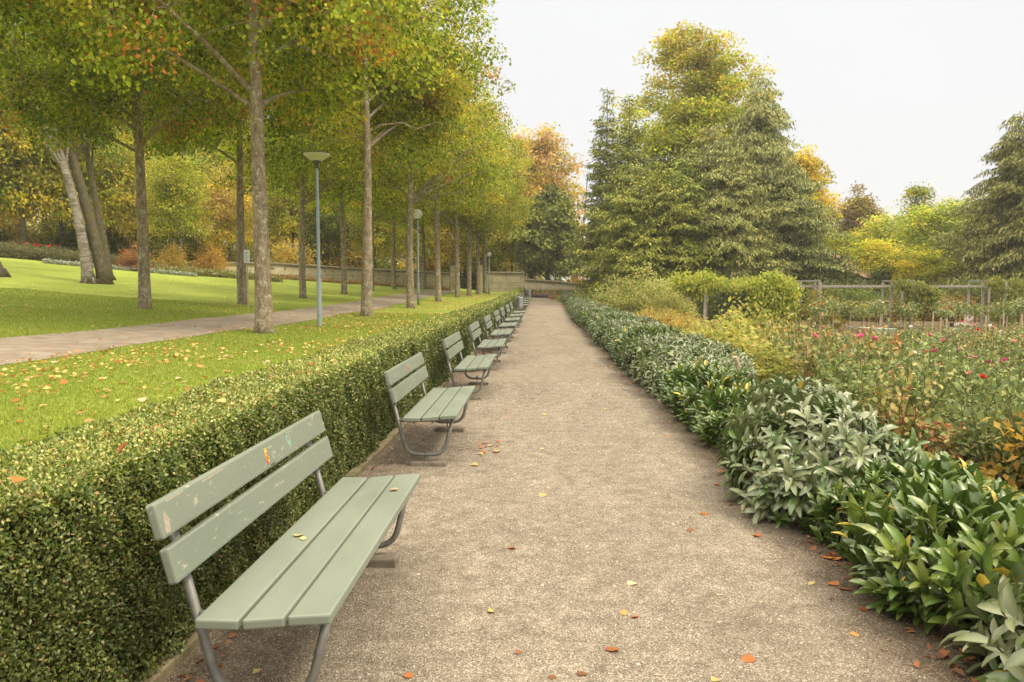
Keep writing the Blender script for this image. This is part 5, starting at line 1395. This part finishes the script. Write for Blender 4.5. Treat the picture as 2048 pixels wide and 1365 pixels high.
# little plant labels
def plabel(px, D, py, lb):
    x = X(px, D); z = float(garden_z(x, D)); r = empty('plant_label', (x, D, z)); tag(r, lb, 'plant label', 'white plant labels in the rose garden')
    h = Z(py, D) - z; m = MB(); m.box(-.01, .01, -.01, .01, -.05, h); m.build('stick', M['whiteplate'], r); m = MB(); m.box(-.07, .07, -.02, -.012, h - .02, h + .06); m.build('plate', M['whiteplate'], r)
for px, D, py, lb in [(1895, 31.5, 658, 'white plant label in front of the standard roses, on a tall stick'), (1982, 31, 662, 'white plant label right of the tall one'), (1649, 33.5, 651, 'white plant label at the foot of the second pergola portal'), (1962, 33, 650, 'small white label beside a pergola post'), (1809, 33, 652, 'small pale label at the foot of the third pergola portal')]:
    plabel(px, D, py, lb)
def person():
    D = 38.9; r = empty('person', (X(1924, D), D, -.47)); tag(r, 'person in a pale pink top sitting on the ground with legs stretched to the left', 'person')
    def skinned(name, verts, edges, radii, mat, parent, sub=1):
        me = bpy.data.meshes.new(name); me.from_pydata(verts, edges, []); me.update(); o = link(name, me, mat, parent)
        m = o.modifiers.new('skin', 'SKIN'); o.data.skin_vertices[0].data[0].use_root = True
        for i, q in enumerate(radii): o.data.skin_vertices[0].data[i].radius = (q, q)
        o.modifiers.new('sub', 'SUBSURF').levels = sub; o.modifiers['sub'].render_levels = sub; return o
    skin = simple('skin', (.5, .3, .2), (.55, .34, .24), .55, 6); sh = simple('pink_cloth', (.68, .52, .52), (.74, .6, .58), .9, 8); tr = simple('pale_trousers', (.6, .57, .52), (.68, .65, .6), .9, 8); nv = simple('navy_cloth', (.03, .035, .08)); hr = simple('brown_hair', (.06, .035, .02), (.1, .06, .03), .7, 30)
    V = [(0, 0, .1), (.02, 0, .3), (.03, 0, .5), (.01, 0, .58), (-.01, 0, .63), (-.02, 0, .71), (-.02, 0, .79),
         (.02, -.17, .5), (-.1, -.2, .3), (-.3, -.12, .24), (-.36, -.11, .22), (.02, .17, .5), (-.1, .2, .3), (-.3, .12, .24), (-.36, .11, .22),
         (-.05, -.09, .09), (-.42, -.1, .14), (-.8, -.09, .06), (-.84, -.09, .16), (-.05, .09, .09), (-.42, .1, .2), (-.8, .09, .06), (-.84, .09, .16)]
    E = [(0, 1), (1, 2), (2, 3), (3, 4), (4, 5), (5, 6), (2, 7), (7, 8), (8, 9), (9, 10), (2, 11), (11, 12), (12, 13), (13, 14), (0, 15), (15, 16), (16, 17), (17, 18), (0, 19), (19, 20), (20, 21), (21, 22)]
    Rr = [.12, .11, .11, .05, .065, .085, .07, .055, .04, .028, .025, .055, .04, .028, .025, .075, .055, .04, .03, .075, .055, .04, .03]
    body = skinned('body', V, E, Rr, skin, r, 2)
    skinned('shirt', [V[i] for i in (0, 1, 2, 7, 8, 11, 12)], [(0, 1), (1, 2), (2, 3), (3, 4), (2, 5), (5, 6)], [.135, .13, .128, .07, .052, .07, .052], sh, r)
    skinned('trousers', [V[i] for i in (0, 15, 16, 17, 19, 20, 21)], [(0, 1), (1, 2), (2, 3), (0, 4), (4, 5), (5, 6)], [.13, .09, .068, .05, .09, .068, .05], tr, r)
    skinned('belt_cloth', [(.02, 0, .02), (.03, 0, .14)], [(0, 1)], [.15, .142], nv, r)
    for s_ in (-1, 1):
        for k in range(5):
            m = MB(); b = (-.36 - .01 * k * (k < 4), s_ * (.09 + .012 * k), .22); L_ = (.05, .065, .07, .062, .05)[k]
            m.tube([b, (b[0] - L_ * .6, b[1], b[2] - .005), (b[0] - L_, b[1], b[2] - .025)], [.009, .008, .006], 6); m.build('finger', skin, body)
        m = MB(); m.lathe([(0, -.02), (.012, -.01), (.012, .01), (0, .02)], 8, (-.085 + .0, s_ * .032, .72)); m.build('eye', nv, body)
        m = MB(); m.box(-.9, -.82, s_ * .09 - .04, s_ * .09 + .04, .0, .2); m.build('shoe', nv, r, bevel=.02)
    m = MB(); m.tube([(-.1, 0, .72), (-.125, 0, .695), (-.1, 0, .685)], [.01, .013, .008], 6); m.build('nose', skin, body)
    m = MB(); m.lathe([(0, .84), (.05, .83), (.085, .79), (.1, .73), (.1, .66), (.06, .64)], 14, (.012, 0, 0)); m.build('hair', hr, r, smooth=True)
person()
# extra thin stakes
st = MB(); st.tube([(0, 0, -.1), (0, 0, .9)], .025, 6); s0 = st.build('garden_stake', M['stake'])
first = True
for px, D in [(1867, 32.2), (1878, 33), (1913, 31.5), (1955, 32), (2023, 31.8), (2034, 33), (2044, 31.8), (1851, 33), (1988, 32.6)]:
    o = s0 if first else s0.copy()
    if not first: COL.objects.link(o)
    first = False
    x = X(px, D); o.location = (x, D, -.5); o.scale = (1, 1, random.uniform(.75, 1.1)); o.rotation_euler = (random.uniform(-.04, .04), random.uniform(-.04, .04), 0)
    tag(o, 'bare pale wooden stake standing in the soil before the standard roses', 'stake', 'bare stakes in the rose garden')

# wheelbarrow
def barrow():
    D = 27.0; x = X(1745, D); r = empty('wheelbarrow', (x, D, -.5), R(8)); tag(r, 'cream coloured wheelbarrow standing among the roses', 'wheelbarrow')
    m = MB(); T = [(-.55, -.33, .62), (.5, -.33, .58), (.5, .33, .58), (-.55, .33, .62)]; B = [(-.3, -.2, .26), (.35, -.2, .26), (.35, .2, .26), (-.3, .2, .26)]
    Ti = [(a * .95, b * .93, c) for a, b, c in T]; Bi = [(a * .9, b * .9, c + .02) for a, b, c in B]
    m.add(T + B + Ti + Bi, [(0, 4, 5, 1), (1, 5, 6, 2), (2, 6, 7, 3), (3, 7, 4, 0), (4, 7, 6, 5), (8, 9, 13, 12), (9, 10, 14, 13), (10, 11, 15, 14), (11, 8, 12, 15), (12, 13, 14, 15), (0, 1, 9, 8), (1, 2, 10, 9), (2, 3, 11, 10), (3, 0, 8, 11)])
    m.build('tub', M['barrow'], r, bevel=.01)
    for s in (-1, 1):
        m = MB(); m.tube([(.7, s * .08, .2), (.3, s * .2, .24), (-.35, s * .22, .28), (-.75, s * .3, .62), (-1.0, s * .3, .66)], .018, 8); m.build('handle', M['iron'], r, smooth=True)
        m = MB(); m.tube([(-.3, s * .21, .26), (-.38, s * .23, 0), (-.25, s * .23, 0), (-.1, s * .21, .25)], .014, 6); m.build('leg', M['iron'], r)
    m = MB(); prof = [(.13, -.035), (.18, -.03), (.19, 0), (.18, .03), (.13, .035), (.13, -.035)]; n = 20; vs = []; fs = []
    for q, (rr, h) in enumerate(prof):
        for k in range(n): vs.append((.7 + rr * math.cos(2 * PI * k / n), h, .19 + rr * math.sin(2 * PI * k / n)))
    for q in range(len(prof) - 1):
        for k in range(n): fs.append((q * n + k, q * n + (k + 1) % n, (q + 1) * n + (k + 1) % n, (q + 1) * n + k))
    m.add(vs, fs); w = m.build('wheel', M['rubber'], r); m = MB(); m.tube([(.7, -.04, .19), (.7, .04, .19)], .12, 14); m.build('rim', M['bin'], w)
barrow()

for o in list(scene.objects):
    if 'tip' in o: del o['tip']

# ------------------------------------------------------------------ sky, sun, camera
SUN_EL, SUN_AZ = 52, 120      # azimuth from +Y clockwise
w = bpy.data.worlds.new('World'); scene.world = w; w.use_nodes = True; nt = w.node_tree; nt.nodes.clear()
out = nt.nodes.new('ShaderNodeOutputWorld'); bgn = nt.nodes.new('ShaderNodeBackground'); bgn.inputs[1].default_value = .1
sky = nt.nodes.new('ShaderNodeTexSky'); sky.sky_type = 'NISHITA'; sky.sun_disc = False
sky.sun_elevation = R(SUN_EL); sky.sun_rotation = R(SUN_AZ); sky.air_density = 1; sky.dust_density = 3
tc = nt.nodes.new('ShaderNodeTexCoord'); sx = nt.nodes.new('ShaderNodeSeparateXYZ'); nt.links.new(tc.outputs['Generated'], sx.inputs[0])
cl_ = ramp(nt, sx.outputs[2], [(0, (5.15, 5.18, 5.2)), (.36, (5.25, 5.28, 5.3)), (1, (25, 22.8, 19))])
nz = ramp(nt, noise(nt, 1.5, 4, .5, tc.outputs['Generated']), [(.3, (.97, .97, .97)), (.7, (1.03, 1.03, 1.03))])
cc = mixc(nt, 1.0, cl_.outputs[0], nz.outputs[0], 'MULTIPLY')
mx = mixc(nt, .95, sky.outputs[0], cc)
nt.links.new(mx, bgn.inputs[0]); nt.links.new(bgn.outputs[0], out.inputs[0])
sl = bpy.data.lights.new('sun', 'SUN'); sl.energy = 1.5; sl.angle = R(12); sl.color = (1, .87, .66)
so = bpy.data.objects.new('sun', sl); COL.objects.link(so)
dv = Vector((math.sin(R(SUN_AZ)) * math.cos(R(SUN_EL)), math.cos(R(SUN_AZ)) * math.cos(R(SUN_EL)), math.sin(R(SUN_EL))))
so.rotation_euler = (-dv).to_track_quat('-Z', 'Y').to_euler(); so.location = (20, -20, 40)

hm, hnt, hout = newmat('haze_air'); hv = hnt.nodes.new('ShaderNodeVolumePrincipled'); hv.inputs['Density'].default_value = .0007; hv.inputs['Color'].default_value = (.97, .96, .93, 1); hv.inputs['Anisotropy'].default_value = .2
hnt.links.new(hv.outputs[0], hout.inputs['Volume'])
hb = MB(); hb.box(-740, 740, -340, 1540, -3, 34); ho = hb.build('haze', hm); ho['kind'] = 'stuff'; ho['label'] = 'thin pale haze filling the air over the park'

cam = bpy.data.cameras.new('camera'); co = bpy.data.objects.new('camera', cam); COL.objects.link(co)
cam.sensor_width = 36; cam.lens = 1600 / 2048 * 36; cam.clip_end = 3000; cam.clip_start = .05
co.location = (0, 0, 1.5); co.rotation_euler = (R(90 - 3.951), 0, R(2.04))
scene.camera = co
vs = scene.view_settings; vs.view_transform = 'Standard'; vs.look = 'None'; vs.gamma = 1; vs.exposure = 0.85; vs.use_curve_mapping = False
cy = scene.cycles; scene.render.engine = 'CYCLES'; cy.max_bounces = 8; cy.diffuse_bounces = 4; cy.transmission_bounces = 5; cy.transparent_max_bounces = 12; cy.sample_clamp_indirect = 6
cy.use_denoising = True
